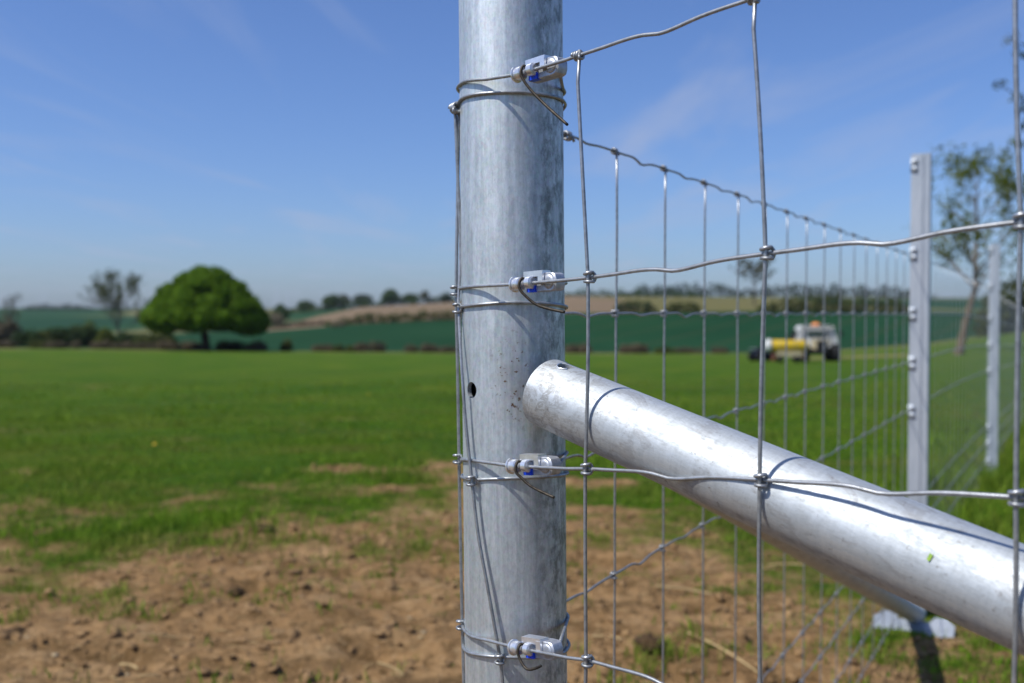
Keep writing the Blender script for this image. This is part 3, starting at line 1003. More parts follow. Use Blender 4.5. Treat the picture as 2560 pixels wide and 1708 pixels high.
# stay of the far fence lying across the front of the post, knotted to the lower loops
l2 = [sil(1137, 263), sil(1144, 430), sil(1151, 610), sil(1147, 735, .855), sil(1146.5, 770, .852)]
def front(px, py, so=0.0055):
    ph = math.degrees(math.asin(max(-1, min(1, (px - (1276 + py * 0.0082)) / (128.5 * (1 + so / RP))))))
    return P3(ph, zphi(py, ph), so)
l2 += [front(1158, 930, .006), front(1168, 1060, .006), front(1183, 1199, .0055), front(1198, 1330), front(1219, 1450), front(1238, 1560), front(1251, 1641, .005), front(1262, 1740), front(1275, 1860)]
stay_on_post('stay_wire', l2, fenceB)
put_knot(fenceB, sil(1141, 270, .858), Vector((0.5, -1, 0)), Vector((-1, -0.2, 0)), TKNOT, 1.5)
for p, ph in ((sil(1147, 771, .852), -80), (front(1183, 1200, .0042), -47), (front(1251, 1642, .004), -16)):
    put_knot(fenceB, p, Vector((math.cos(R(ph)), math.sin(R(ph)), 0)), Vector((math.sin(R(ph)), -math.cos(R(ph)), 0)), KNOT, 1.12)

# ------------------------------------------------------------------ wire tensioners
def make_tensioner(w, label, tail):
    P, d = grip_frames[w]
    root = empty('wire_tensioner', P)
    x = d.normalized(); y = NA3 - x * NA3.dot(x); y.normalize(); z = x.cross(y)
    if z.z < 0: z = -z
    root.rotation_mode = 'QUATERNION'
    root.rotation_quaternion = Matrix((x, y, z)).transposed().to_quaternion() if x.cross(y).dot(z) > 0 else Matrix((x, -y, z)).transposed().to_quaternion()
    ys = 1 if x.cross(y).dot(z) > 0 else -1          # local +y*ys points out of the fence
    root.scale = (0.98, 0.98, 0.98)
    tag(root, label, 'wire tensioner', 'wire tensioners on the corner post')
    yo = -0.0085 * ys
    # body: a block rounded at the far end, standing behind the wire
    prof = [(-0.010, -0.0070), (0.0185, -0.0072), (0.0212, -0.0062), (0.0226, -0.0030), (0.0228, 0.0025), (0.0214, 0.0058), (0.0190, 0.0072), (0.0120, 0.0076), (-0.010, 0.0076)]
    m = MB()
    n_ = len(prof)
    ya, yb = yo - 0.0068 * ys, yo + 0.0052 * ys
    V = []
    for yy, k in ((ya, 0.92), (ya + 0.001 * ys, 1.0), (yb - 0.001 * ys, 1.0), (yb, 0.92)):
        V += [Vector(((a - 0.006) * k + 0.006, yy, b * k)) for a, b in prof]
    F = [tuple(range(n_)), tuple(range(4 * n_ - 1, 3 * n_ - 1, -1))]
    for r in range(3):
        F += [(r * n_ + i, r * n_ + (i + 1) % n_, (r + 1) * n_ + (i + 1) % n_, (r + 1) * n_ + i) for i in range(n_)]
    m.add(V, F)
    b = m.build('body', M['zinc_cast'], root); autosmooth(b, 28)
    # bright flat top cheek
    m = MB(); m.box((0.0005, yo + 0.0032 * ys, 0.0072), (0.0215, 0.0092, 0.0046))
    m.box((0.0088, yo + 0.0070 * ys, 0.0035), (0.0050, 0.0026, 0.0085))
    ck = m.build('cheek', M['zinc'], root, False)
    # nut at the left end
    m = MB(); m.lathe([(0, 0.0036), (0.0005, 0.0064), (0.0020, 0.0066), (0.0026, 0.0052), (0.0034, 0.0056), (0.0084, 0.0056), (0.0094, 0.0046)], (-0.0210, 0, 0), (1, 0, 0), 22)
    nt = m.build('nut', M['zinc'], root); autosmooth(nt, 30)
    m = MB(); m.lathe([(0, 0.0034), (0.0004, 0.0050), (0.0056, 0.0051), (0.0062, 0.0038)], (-0.0052, 0, 0.0004), (1, 0, 0), 20)
    cl = m.build('collar', M['zinc'], root); autosmooth(cl, 30)
    m = MB(); m.lathe([(0, 0.0026), (0.012, 0.0026)], (-0.0118, -0.001 * ys, 0.0), (1, 0, 0), 14)
    m.build('spindle', M['zinc_cast'], root)
    # round pad in the side of the body, with a shallow ring
    m = MB(); m.lathe([(-0.0003, 0.0058), (0.0005, 0.0056), (0.0006, 0.0030), (0.0006, 0.0005)], (0.0152, yb, 0.0002), (0, ys, 0), 22)
    m.build('pad', M['zinc_cast'], root)
    # blue insert under the wire
    m = MB(); m.box((-0.0030, yo + 0.0042 * ys, -0.0046), (0.0090, 0.0062, 0.0052))
    m.build('insert', M['blue'], root, False)
    # tail of the fence wire, curling out of the tensioner
    pts = [Vector((-0.0078, -0.004 * ys, 0.0012)), Vector((-0.0082, 0.0022 * ys, 0.0042)), Vector((-0.0086, 0.0056 * ys, 0.0010)), Vector((-0.0080, 0.0060 * ys, -0.0045))]
    pts += [Vector((a, c * ys, b)) for a, b, c in tail]
    m = MB(); m.tube(smooth_path(pts, 6), 0.00118, 7)
    m.build('tail_wire', M['tail'], root)
    return root
make_tensioner(1, 'bright zinc wire tensioner with long straight tail, topmost on the corner post', [(-0.0035, -0.0130, 0.0040), (0.0045, -0.0225, 0.0020), (0.0170, -0.0345, 0.0010), (0.0350, -0.0500, 0.0005)])
make_tensioner(2, 'second wire tensioner from the top with clear blue insert, above the brace', [(-0.0030, -0.0110, 0.0035), (0.0050, -0.0175, 0.0005), (0.0160, -0.0215, -0.0030), (0.0290, -0.0245, -0.0060)])
make_tensioner(3, 'wire tensioner just below the brace joint, its tail twisted and dark', [(-0.0040, -0.0090, 0.0040), (0.0030, -0.0150, 0.0020), (0.0130, -0.0200, -0.0010), (0.0240, -0.0240, -0.0030)])
make_tensioner(4, 'lowest wire tensioner on the post with short curled brown tail', [(-0.0040, -0.0105, 0.0060), (0.0010, -0.0135, 0.0060), (0.0080, -0.0125, 0.0050), (0.0150, -0.0095, 0.0040)])

# ------------------------------------------------------------------ profiled posts of the far fence
def fence_post(t, top, label, base=-0.3):
    p = B0 + Bd * t - NB * 0.034
    g = g_height(p.x, p.y)
    root = empty('fence_post', (p.x, p.y, g))
    root.rotation_euler = (0, 0, math.atan2(Bd.y, Bd.x) - math.pi / 2)   # local +y along the fence, local -x towards the wire
    tag(root, label, 'fence post', 'profiled posts of the far fence')
    w, dpt, th = 0.056, 0.046, 0.0028
    sec = [(-w / 2, 0), (w / 2, 0), (w / 2, dpt), (w / 2 - 0.014, dpt), (w / 2 - 0.014, dpt - th), (w / 2 - th, dpt - th), (w / 2 - th, th), (-w / 2 + th, th), (-w / 2 + th, dpt - th), (-w / 2 + 0.014, dpt - th), (-w / 2 + 0.014, dpt), (-w / 2, dpt)]
    h = top - g
    n_ = len(sec)
    V = [(a, b, base) for a, b in sec] + [(a, b, h) for a, b in sec]
    F = [(i, (i + 1) % n_, n_ + (i + 1) % n_, n_ + i) for i in range(n_)]
    F += [(n_, n_ + 1, n_ + 6, n_ + 7), (n_ + 1, n_ + 2, n_ + 5, n_ + 6), (n_ + 2, n_ + 3, n_ + 4, n_ + 5), (n_ + 7, n_ + 8, n_ + 11, n_), (n_ + 8, n_ + 9, n_ + 10, n_ + 11)]
    b = mesh_obj('channel', V, F, M['fpost'], root)
    rib = MB(); rib.box((0.002, -0.0012, (h + base) / 2), (0.012, 0.0035, h - base - 0.01))
    rib.build('rib', M['fpost'], root, False)
    for w_ in [0.5] + list(range(1, 9)):
        z = (top - 0.035 if w_ == 0.5 else zB(w_, t)) - g
        lug = MB()
        for s in (-1, 1):
            lug.lathe([(0, 0.010), (0.004, 0.0092), (0.0075, 0.0055), (0.0085, 0.001)], (-0.0165, -0.0005, z + s * 0.0115), (0, -1, 0), 12)
        lug.box((-0.026, 0.006, z), (0.006, 0.016, 0.044))
        lug.build('wire_lug', M['fpost'], root)
    return root
def t_post(px):
    u = (px - 1280.0) / FOC; q = B0 - NB * 0.034
    return (u * q.y - q.x) / (Bd.x - u * Bd.y)
tp1 = t_post(2297); tp2 = t_post(2484)
def top_of(py, t):
    p = B0 + Bd * t - NB * 0.034
    return z_at(py, p.y)
fence_post(tp1, top_of(384, tp1), 'nearer galvanised profiled post with wire lugs, taller one before the willow')
fence_post(tp2, top_of(611, tp2), 'farther galvanised profiled post at the right edge, seen smaller behind the mesh')

# ------------------------------------------------------------------ grass and soil scatter
def blade_mesh(name, bases, heights, widths, mat, bend=0.5):
    n = len(bases)
    b = np.array(bases); h = np.array(heights)[:, None]; w = np.array(widths)[:, None]
    a = RNG.random(n) * 2 * np.pi
    side = np.stack([np.cos(a), np.sin(a), np.zeros(n)], 1)
    la = RNG.random(n) * 2 * np.pi
    le = (RNG.random(n) * bend)[:, None]
    lean = np.stack([np.cos(la), np.sin(la), np.zeros(n)], 1) * le
    up = np.array([0, 0, 1.0])
    mid = b + (up * 0.55 + lean * 0.25) * h
    tip = b + (up * (1 - 0.25 * le) + lean) * h
    V = np.concatenate([(b - side * w)[:, None], (b + side * w)[:, None], (mid + side * w * 0.75)[:, None], (mid - side * w * 0.75)[:, None], tip[:, None]], 1).reshape(-1, 3)
    idx = np.arange(n)[:, None] * 5
    me = bpy.data.meshes.new(name)
    nf = 2 * n
    loops = np.concatenate([idx + np.array([0, 1, 2, 3]), idx + np.array([3, 2, 4])], 1).reshape(-1)
    me.vertices.add(n * 5); me.vertices.foreach_set('co', V.reshape(-1))
    me.loops.add(n * 7); me.loops.foreach_set('vertex_index', loops)
    me.polygons.add(nf)
    st = np.stack([np.arange(n) * 7, np.arange(n) * 7 + 4], 1).reshape(-1)
    me.polygons.foreach_set('loop_start', st)
    me.update(calc_edges=True)
    rr = np.repeat(RNG.random(n), 5)
    at_ = me.attributes.new('rnd', 'FLOAT', 'POINT'); at_.data.foreach_set('value', rr)
    me.materials.append(mat)
    o = bpy.data.objects.new(name, me); link(o)
    return o

bases, hs_, ws_ = [], [], []
cnt = 0
while cnt < 34000:
    th = random.uniform(-0.62, 0.62); d = 2.45 * (27 / 2.45) ** (random.random() ** 1.1)
    x, y = math.sin(th) * d, math.cos(th) * d
    c = grass_cover(x, y)
    tuft = fbm(x + 70, y, 3.4, 2)
    p = c ** 1.3 * 0.95 * (1.0 if d < 11 else max(0.0, (27 - d) / 16))
    if c < 0.3: p = max(p, 0.30 if tuft > 0.38 else 0.012)
    if random.random() > p: continue
    z = g_height(x, y) + ground_bumps(x, y, c)
    cnt += 1
    nb = 5 if d < 9 else 4
    sc_h = 0.78 + 0.95 * max(-0.5, fbm(x, y * 1.4, 1.1, 3))
    for k in range(nb):
        bx, by = x + random.gauss(0, 0.018), y + random.gauss(0, 0.018)
        bases.append((bx, by, z - 0.004))
        hs_.append(random.uniform(0.022, 0.065) * sc_h * (0.75 if c < 0.45 else 1.0))
        ws_.append(random.uniform(0.0016, 0.0032) * max(1, d / 6.5))
g_o = blade_mesh('grass', bases, hs_, ws_, M['grass'], 0.9)
tag(g_o, 'short green grass growing on the field and through the bare soil', 'grass', kind='stuff')

# longer tussock by the farther post and along the fence foot on the right
bases, hs_, ws_ = [], [], []
for k in range(5200):
    t = random.uniform(3.4, 9.5); o_ = random.gauss(-0.05, 0.30)
    p = B0 + Bd * t + NB * o_
    if fbm(p.x + 11, p.y, 1.3, 2) < -0.12: continue
    z = g_height(p.x, p.y)
    for j in range(3):
        bases.append((p.x + random.gauss(0, .02), p.y + random.gauss(0, .02), z - 0.005)); hs_.append(random.uniform(0.06, 0.17)); ws_.append(random.uniform(0.002, 0.004))
g2_o = blade_mesh('grass', bases, hs_, ws_, M['grass'], 0.9)
tag(g2_o, 'longer unmown grass along the foot of the far fence', 'grass', kind='stuff')

def lump(r, seed, seg=7, ring=5, flat=0.7):
    rn = random.Random(seed)
    V, F = [], []
    for i in range(ring + 1):
        th = math.pi * i / ring
        for k in range(seg):
            a = 2 * math.pi * k / seg
            rr = r * (0.72 + 0.5 * rn.random())
            V.append((rr * math.sin(th) * math.cos(a), rr * math.sin(th) * math.sin(a), rr * flat * math.cos(th)))
    for i in range(ring):
        for k in range(seg):
            F.append((i * seg + k, (i + 1) * seg + k, (i + 1) * seg + (k + 1) % seg, i * seg + (k + 1) % seg))
    return V, F
def scatter_stuff(name, mat, n, rfun, label, cat, dmin=2.4, dmax=7.0, cmax=0.45, seg=6):
    m = MB(); k = 0; guard = 0
    while k < n and guard < n * 30:
        guard += 1
        th = random.uniform(-0.62, 0.62); d = random.uniform(dmin, dmax)
        x, y = math.sin(th) * d, math.cos(th) * d
        c = grass_cover(x, y)
        if c > cmax: continue
        r = rfun()
        V, F = lump(r, random.random(), seg, 4, random.uniform(0.25, 0.6))
        V = [(a * 1.35, b, c_) for a, b, c_ in V]
        q = Quaternion((random.gauss(0, .3), random.gauss(0, .3), 1), random.random() * 6.28)
        z = g_height(x, y) + ground_bumps(x, y, c) + r * 0.15
        m.add([q @ Vector(v) + Vector((x, y, z)) for v in V], F); k += 1
    o = m.build(name, mat, None, True)
    tag(o, label, cat, kind='stuff')
scatter_stuff('soil_crumbs', M['clod'], 4600, lambda: 0.0025 + 0.020 * random.random() ** 6, 'loose crumbs and clods on the bare brown soil', 'soil')
scatter_stuff('pebbles', M['stone'], 90, lambda: 0.003 + 0.007 * random.random() ** 2, 'small pale pebbles scattered over the bare soil', 'pebbles')

litter = MB()
for k in range(420):
    th = random.uniform(-0.62, 0.62); d = random.uniform(2.4, 6.5)
    x, y = math.sin(th) * d, math.cos(th) * d
    c = grass_cover(x, y)
    if c > 0.6: continue
    a = random.gauss(0, 0.7); L_ = random.uniform(0.015, 0.07)
    z = ground_bumps(x, y, c) + 0.004
    litter.tube([(x - math.cos(a) * L_ / 2, y - math.sin(a) * L_ / 2, z), (x, y, z + random.uniform(0.001, 0.007)), (x + math.cos(a) * L_ / 2, y + math.sin(a) * L_ / 2, z)], random.uniform(0.0008, 0.0020), 4)
lo = litter.build('straw_litter', M['straw'])
tag(lo, 'short broken straw and dead stems strewn over the bare soil', 'straw', kind='stuff')

def clod(px, py, r, label, seed, flat=0.6):
    d_ = ray(px, py); y = EYE / -d_.z * d_.y; x = d_.x / d_.y * y
    V, F = lump(r, seed, 11, 8, flat)
    o = mesh_obj('soil_clod', V, F, M['clod_dark'], None, True, (x, y, ground_bumps(x, y, grass_cover(x, y)) + r * 0.2))
    tag(o, label, 'soil clod')
clod(655, 1325, 0.058, 'dark upturned clod of earth on the bare soil near the grass edge', 3, 0.38)
clod(593, 1500, 0.026, 'small upright clod casting a short shadow on the bare soil', 5, 0.9)
clod(38, 1588, 0.032, 'dark clod at the left edge of the bare soil', 8, 0.5)
clod(1625, 1645, 0.042, 'crumbly clod behind the mesh right of the corner post', 11, 0.6)

def stalk(px0, py0, px1, py1, r, label, mid=0.003):
    r *= 0.72
    P = []
    for px, py in ((px0, py0), (px1, py1)):
        d_ = ray(px, py); y = EYE / -d_.z * d_.y; x = d_.x / d_.y * y
        P.append(Vector((x, y, ground_bumps(x, y, 0.2) + r * 1.6 + 0.004)))
    c = (P[0] + P[1]) / 2
    m = MB(); m.tube(smooth_path([P[0] - c, Vector((0.003, 0.004, mid)), P[1] - c], 5), r, 6)
    o = m.build('straw_stalk', M['straw'], None, True, c)
    tag(o, label, 'straw')
stalk(1720, 1610, 1900, 1700, 0.0050, 'long dry stalk lying slanted on the soil behind the brace', 0.006)
stalk(1640, 1492, 1780, 1500, 0.0055, 'pale stick lying level on the soil right of corner post')
stalk(1480, 1598, 1555, 1610, 0.004, 'short pale straw beside the foot of the corner post')
stalk(355, 1608, 442, 1600, 0.004, 'yellowish stalk lying on bare soil, left half')
stalk(300, 1652, 345, 1668, 0.005, 'pale snapped twig on the crumbly soil at bottom left')
stalk(945, 1665, 1010, 1685, 0.004, 'bleached straw on the soil left of the corner post')
stalk(1920, 1415, 2010, 1420, 0.004, 'tan dead stem in the grass behind the far mesh')
stalk(1915, 1535, 2060, 1530, 0.003, 'thin orange dead stem in the grass under the brace')

# yellow field flowers
def flower(px, d, label):
    p = at(px, d)
    root = empty('field_flower', p)
    tag(root, label, 'flower', 'yellow flowers in the pasture')
    m = MB(); m.tube([(0, 0, -0.01), (0.004, 0, 0.05), (0.006, 0, 0.085)], 0.003, 5); m.build('stem', M['grass'], root)
    m = MB(); m.lathe([(0, 0.005), (0.004, 0.014), (0.008, 0.016), (0.011, 0.009), (0.012, 0.002)], (0.006, 0, 0.083), (0, -0.4, 1), 10); m.build('head', M['yellow'], root)
flower(382, 7.2, 'single yellow flower low in the pasture left of the post')
flower(920, 15.5, 'yellow flower in mid pasture nearer the corner post')
flower(38, 27, 'yellow flower far out in the pasture at the left edge')
flower(610, 29, 'yellow flower far out in the pasture below the oak')

# ------------------------------------------------------------------ trees and shrubs
def leaf_mesh(name, centres, size, mat, parent, normals=None, flat=0.0):
    n = len(centres)
    c = np.array(centres, float)
    s = np.array(size, float) if hasattr(size, '__len__') else np.full(n, size)
    v1 = RNG.normal(size=(n, 3)); v1 /= np.linalg.norm(v1, axis=1)[:, None]
    v2 = RNG.normal(size=(n, 3)); v2 -= (v2 * v1).sum(1)[:, None] * v1; v2 /= np.linalg.norm(v2, axis=1)[:, None]
    if normals is not None:                       # leaves face roughly outwards
        nn = np.array(normals) + RNG.normal(size=(n, 3)) * 0.55
        nn /= np.linalg.norm(nn, axis=1)[:, None]
        v1 = v1 - (v1 * nn).sum(1)[:, None] * nn; v1 /= np.linalg.norm(v1, axis=1)[:, None]
        v2 = np.cross(nn, v1)
    a = v1 * s[:, None]; b = v2 * s[:, None] * 0.62
    V = np.stack([c - a, c - b * 1.0 + a * 0.1, c + a, c + b + a * 0.1], 1).reshape(-1, 3)
    me = bpy.data.meshes.new(name)
    me.vertices.add(4 * n); me.vertices.foreach_set('co', V.reshape(-1))
    me.loops.add(4 * n); me.loops.foreach_set('vertex_index', np.arange(4 * n))
    me.polygons.add(n); me.polygons.foreach_set('loop_start', np.arange(n) * 4)
    me.update(calc_edges=True)
    at_ = me.attributes.new('rnd', 'FLOAT', 'POINT'); at_.data.foreach_set('value', np.repeat(RNG.random(n), 4))
    me.materials.append(mat)
    o = bpy.data.objects.new(name, me)
    link(o, parent)
    return o

def clump_leaves(clumps, per_m2, size):
    """points through the outer half of ellipsoid clumps"""
    P, N = [], []
    for (c, r) in clumps:
        r = np.array(r); area = 4 * math.pi * ((r[0] * r[1]) ** 1.6 / 3 + (r[0] * r[2]) ** 1.6 / 3 + (r[1] * r[2]) ** 1.6 / 3) ** (1 / 1.6)
        n = max(8, int(area * per_m2))
        d = RNG.normal(size=(n, 3)); d /= np.linalg.norm(d, axis=1)[:, None]
        k = (0.62 + 0.48 * RNG.random(n) ** 0.6)[:, None]
        P.append(np.array(c) + d * r * k); N.append(d / r / np.linalg.norm(d / r, axis=1)[:, None])
    return np.concatenate(P), np.concatenate(N)

def limbs(m, p, d, length, r, depth, spread, tips, up=0.15, rn=random, kids=(2, 4)):
    pts = [Vector(p)]; dd = Vector(d).normalized()
    for k in range(4):
        dd = (dd + Vector((rn.gauss(0, .13), rn.gauss(0, .13), rn.gauss(0, .08) + up * 0.15))).normalized()
        pts.append(pts[-1] + dd * length / 4)
    m.tube(pts, [r * (1 - 0.14 * k) for k in range(5)], 6 if r > 0.08 else 4, False)
    if depth <= 1: tips += pts[2:]
    if depth == 0: return
    for k in range(rn.randint(*kids)):
        a = rn.random() * 2 * math.pi
        ref = Vector((math.cos(a), math.sin(a), rn.uniform(-0.1, 0.5)))
        nd = (dd * (1 - spread) + ref * spread + Vector((0, 0, up))).normalized()
        s = rn.choice((2, 3, 4, 4))
        limbs(m, pts[s], nd, length * rn.uniform(0.62, 0.82), r * 0.56, depth - 1, spread, tips, up, rn, kids)

# the oak
def make_oak():
    D_ = 118.0
    s = D_ / FOC
    base = at(516, D_)
    root = empty('oak_tree', base)
    tag(root, 'broad round oak in full leaf standing alone at the field edge', 'tree')
    rn = random.Random(4)
    m = MB(); tips = []
    m.tube([(0, 0, -0.3), (-0.05, 0, 0.6), (-0.25, 0, 2.2), (-0.30, 0, 3.4)], [0.78, 0.52, 0.46, 0.5], 10)
    for k in range(9):
        a = k * 0.7 + rn.random() * .3
        limbs(m, (-0.3, 0, 2.9 + 0.1 * k), (math.cos(a), math.sin(a), 0.75 + .05 * k), 2.6, 0.24, 1, 0.45, tips, 0.2, rn)
    m.build('trunk', M['bark'], root)
    def q(px, py): return ((px - 516) * s, (785 - py) * s + EYE - base.z)
    rows = [(806, 440, 575), (803, 385, 655), (796, 360, 667), (784, 358, 664), (770, 372, 656), (752, 386, 643), (735, 398, 626), (718, 414, 610), (704, 436, 598), (694, 455, 582), (686, 476, 562)]
    cl = []
    rn2 = random.Random(12)
    cx_, cz_ = q(512, 800)
    for ri, (py, xl, xr) in enumerate(rows):
        x0, z = q(xl, py); x1, _ = q(xr, py)
        c = (x0 + x1) / 2; a_ = (x1 - x0) / 2
        n = max(5, int(2 * math.pi * a_ / 1.45))
        for k in range(n):
            an = 2 * math.pi * (k + rn2.random() * .7 + ri * .5) / n
            rr = rn2.uniform(0.55, 1.15)
            f = max(a_ - rr * 0.8, 0.2) * rn2.uniform(0.88, 1.03)
            cl.append(((c + math.cos(an) * f, math.sin(an) * f * 0.95, z + rn2.gauss(0, .25) - rr * .25), (rr * rn2.uniform(1, 1.35), rr * rn2.uniform(1, 1.35), rr * rn2.uniform(0.75, 1.0))))
    for px, py in ((382, 812), (404, 817), (428, 815), (602, 815), (624, 818), (646, 812), (636, 822)):
        for dy in (-1.5, 0.3, 1.8):
            x, z = q(px, py); rr = rn2.uniform(.5, .8)
            cl.append(((x, dy, z + rn2.gauss(0, .2)), (rr * 1.3, rr * 1.3, rr)))
    for k in range(50):
        an = rn2.random() * 6.28; f = rn2.random() ** .5 * 5.0; rr = rn2.uniform(.8, 1.2)
        cl.append(((cx_ + math.cos(an) * f, math.sin(an) * f, q(0, 797 - 80 * (1 - (f / 6.5) ** 2) * rn2.random())[1]), (rr * 1.2, rr * 1.2, rr)))
    P, N = clump_leaves(cl, 30, 0.2)
    leaf_mesh('crown', P, RNG.uniform(0.12, 0.26, len(P)), M['oak'], root, N)
    # dark inner mass so that the crown is dense in the middle
    return root
make_oak()

def bare_tree(name, xi, d, h, w, label, leafmat, nleaf=900, leafsz=0.18, seed=1, group=None, lean=(0, 0), bark='twig', depth=3, cat='tree', kids=(2, 4), trunk_h=0.28, tr=None, base_dz=0.0, spread=0.42):
    rn = random.Random(seed)
    base = at(xi, d, base_dz)
    root = empty(name, base)
    tag(root, label, cat, group)
    m = MB(); tips = []
    th = h * trunk_h
    tr = tr or h * 0.024
    lead = []
    for k in range(9):
        q = k / 8
        lead.append(Vector((lean[0] * min(q * h, th * 1.25) + rn.gauss(0, .012) * h * q, lean[1] * q * h + rn.gauss(0, .012) * h * q, q * h * 0.93 - (0.3 if k == 0 else 0))))
    m.tube(lead, [tr * (1.35 if k == 0 else 1.0) * (1 - 0.115 * k) for k in range(9)], 8, False)
    n = 15
    for k in range(n):
        q = trunk_h + (0.92 - trunk_h) * (k + rn.random() * .6) / n
        f = q * 8; i0 = min(int(f), 7)
        p = lead[i0].lerp(lead[i0 + 1], f - i0)
        a = k * 2.4 + rn.gauss(0, .3)
        prof = math.sin(math.pi * min(1, max(0.12, 1.10 - q)) * 0.78)
        ln = w * 0.34 * (0.45 + 0.75 * prof)
        limbs(m, p, (math.cos(a), math.sin(a), 0.55 + 0.5 * rn.random()), ln, tr * 0.42 * (1.1 - q), depth - 1, spread, tips, 0.16, rn, kids)
    tips.append(lead[-1])
    m.build('trunk', M[bark], root)
    P = []
    for k in range(nleaf):
        t = rn.choice(tips)
        P.append((t.x + rn.gauss(0, h * .022), t.y + rn.gauss(0, h * .022), t.z + rn.gauss(0, h * .020)))
    leaf_mesh('crown', P, RNG.uniform(leafsz * .6, leafsz * 1.3, len(P)), M[leafmat], root)
    return root
bare_tree('budding_tree', 296, 165, 9.2, 9.6, 'thin budding tree with see-through crown left of the oak', 'budding', 3400, 0.17, 5, kids=(3, 5), trunk_h=0.2)
bare_tree('budding_tree', 30, 200, 9.6, 4.4, 'faint leafless tree at the left edge of the picture', 'bare', 260, 0.2, 9)
bare_tree('willow_tree', 2396, 66, 13.2, 6.6, 'tall open tree with leaning trunk and spring leaves behind the far posts', 'willow', 2400, 0.16, 21, lean=(0.22, 0), bark='bark_tan', tr=0.27, trunk_h=0.30)
bare_tree('budding_tree', 1885, 330, 12.5, 13, 'hazy budding tree on the far hill above the tractor', 'bare', 1000, 0.42, 31)

# leaves of a nearer tree that reach into the picture at the upper right
def edge_tree():
    d = 30.0
    base = at(2860, d)
    root = empty('leafy_tree', base)
    tag(root, 'tree standing beyond the right edge, only its outer twigs showing at top right', 'tree')
    def q(px, py, dy=0):
        return Vector(((px - 2860) / FOC * d, dy, (785 - py) / FOC * d + EYE - base.z))
    m = MB()
    m.tube([(0, 0, -0.3), (0.05, 0, 2.5), (-0.1, 0, 5.5), (-0.05, 0, 9.2)], [0.30, 0.23, 0.17, 0.06], 9)
    tw = [[q(2855, 400), q(2720, 250), q(2600, 150), q(2516, 100)], [q(2720, 250), q(2620, 190), q(2540, 145)], [q(2858, 480), q(2700, 330), q(2580, 262), q(2488, 218)],
          [q(2700, 330), q(2600, 290), q(2535, 245)], [q(2600, 290), q(2560, 285), q(2545, 275)], [q(2860, 560), q(2740, 430), q(2640, 370), q(2553, 312)], [q(2740, 430), q(2640, 410), q(2560, 362)],
          [q(2858, 420, .2), q(2950, 200, .5), q(3010, 80, 1)], [q(2858, 480, -.2), q(2960, 330, -1), q(3080, 220, -1.5)], [q(2860, 350), q(2840, 160, .6), q(2790, 10, 1)], [q(2860, 350), q(2880, 120, -.6), q(2900, -60, -1)]]
    P = []
    rn = random.Random(2)
    for t in tw:
        sp = smooth_path(t, 5)
        m.tube(sp, [0.05 * (1 - .8 * k / (len(sp) - 1)) for k in range(len(sp))], 5)
        nl = 26 if t[-1].x < -2.8 else 240
        for k in range(nl):
            c = sp[-1] if k % 3 else sp[rn.randint(len(sp) // 2, len(sp) - 1)]
            g = 0.075 if nl == 26 else 0.5
            P.append((c.x + rn.gauss(0, g), c.y + rn.gauss(0, .2), c.z + rn.gauss(0, g)))
    m.build('trunk', M['bark'], root)
    leaf_mesh('crown', P, RNG.uniform(0.045, 0.10, len(P)), M['hedge_olive'], root)
edge_tree()

def bush(name, xi, d, w, h, mat, label, cat='bush', group=None, dens=14, sz=None, seed=0, dy=None, lift=0.0, trunk=False, stuff=False, lobes=7):
    rn = random.Random(seed + int(xi))
    base = at(xi, d, lift)
    root = empty(name, base)
    tag(root, label, cat, group)
    m = MB()
    for k in range(4 if not trunk else 1):
        a = rn.random() * 6.28
        m.tube([(0, 0, -0.2), (math.cos(a) * w * .08, 0, h * .3), (math.cos(a) * w * .2, math.sin(a) * w * .1, h * .7)], [max(w, h) * .022, max(w, h) * .016, max(w, h) * .006], 5)
    m.build('trunk' if trunk else 'stem', M['bark'], root)
    cl = []
    z0 = h * (0.28 if trunk else 0.0)
    for k in range(lobes):
        u = rn.uniform(-1, 1)
        r = rn.uniform(0.26, 0.40) * min(w, (h - z0) * 1.6)
        hh = (h - z0) * (1 - 0.55 * abs(u) ** 1.7) * rn.uniform(0.82, 1.05)
        cl.append(((u * (w / 2 - r * .6), rn.gauss(0, w * .12) if dy is None else rn.uniform(-dy, dy), z0 + max(r * 0.5, hh - r * 0.95)), (r, r, min(r, (h - z0) * .5))))
        if not trunk: cl.append(((u * (w / 2 - r * .6), 0, (h * 0.3)), (r, r * .9, h * .33)))
    sz = sz or max(w, h) * 0.045
    P, N = clump_leaves(cl, dens / (sz * 4) ** 2 * 0.5, sz)
    P[:, 2] = np.maximum(P[:, 2], -0.1)
    leaf_mesh('crown' if trunk else 'foliage', P, RNG.uniform(sz * .6, sz * 1.3, len(P)), M[mat], root, N)
    return root

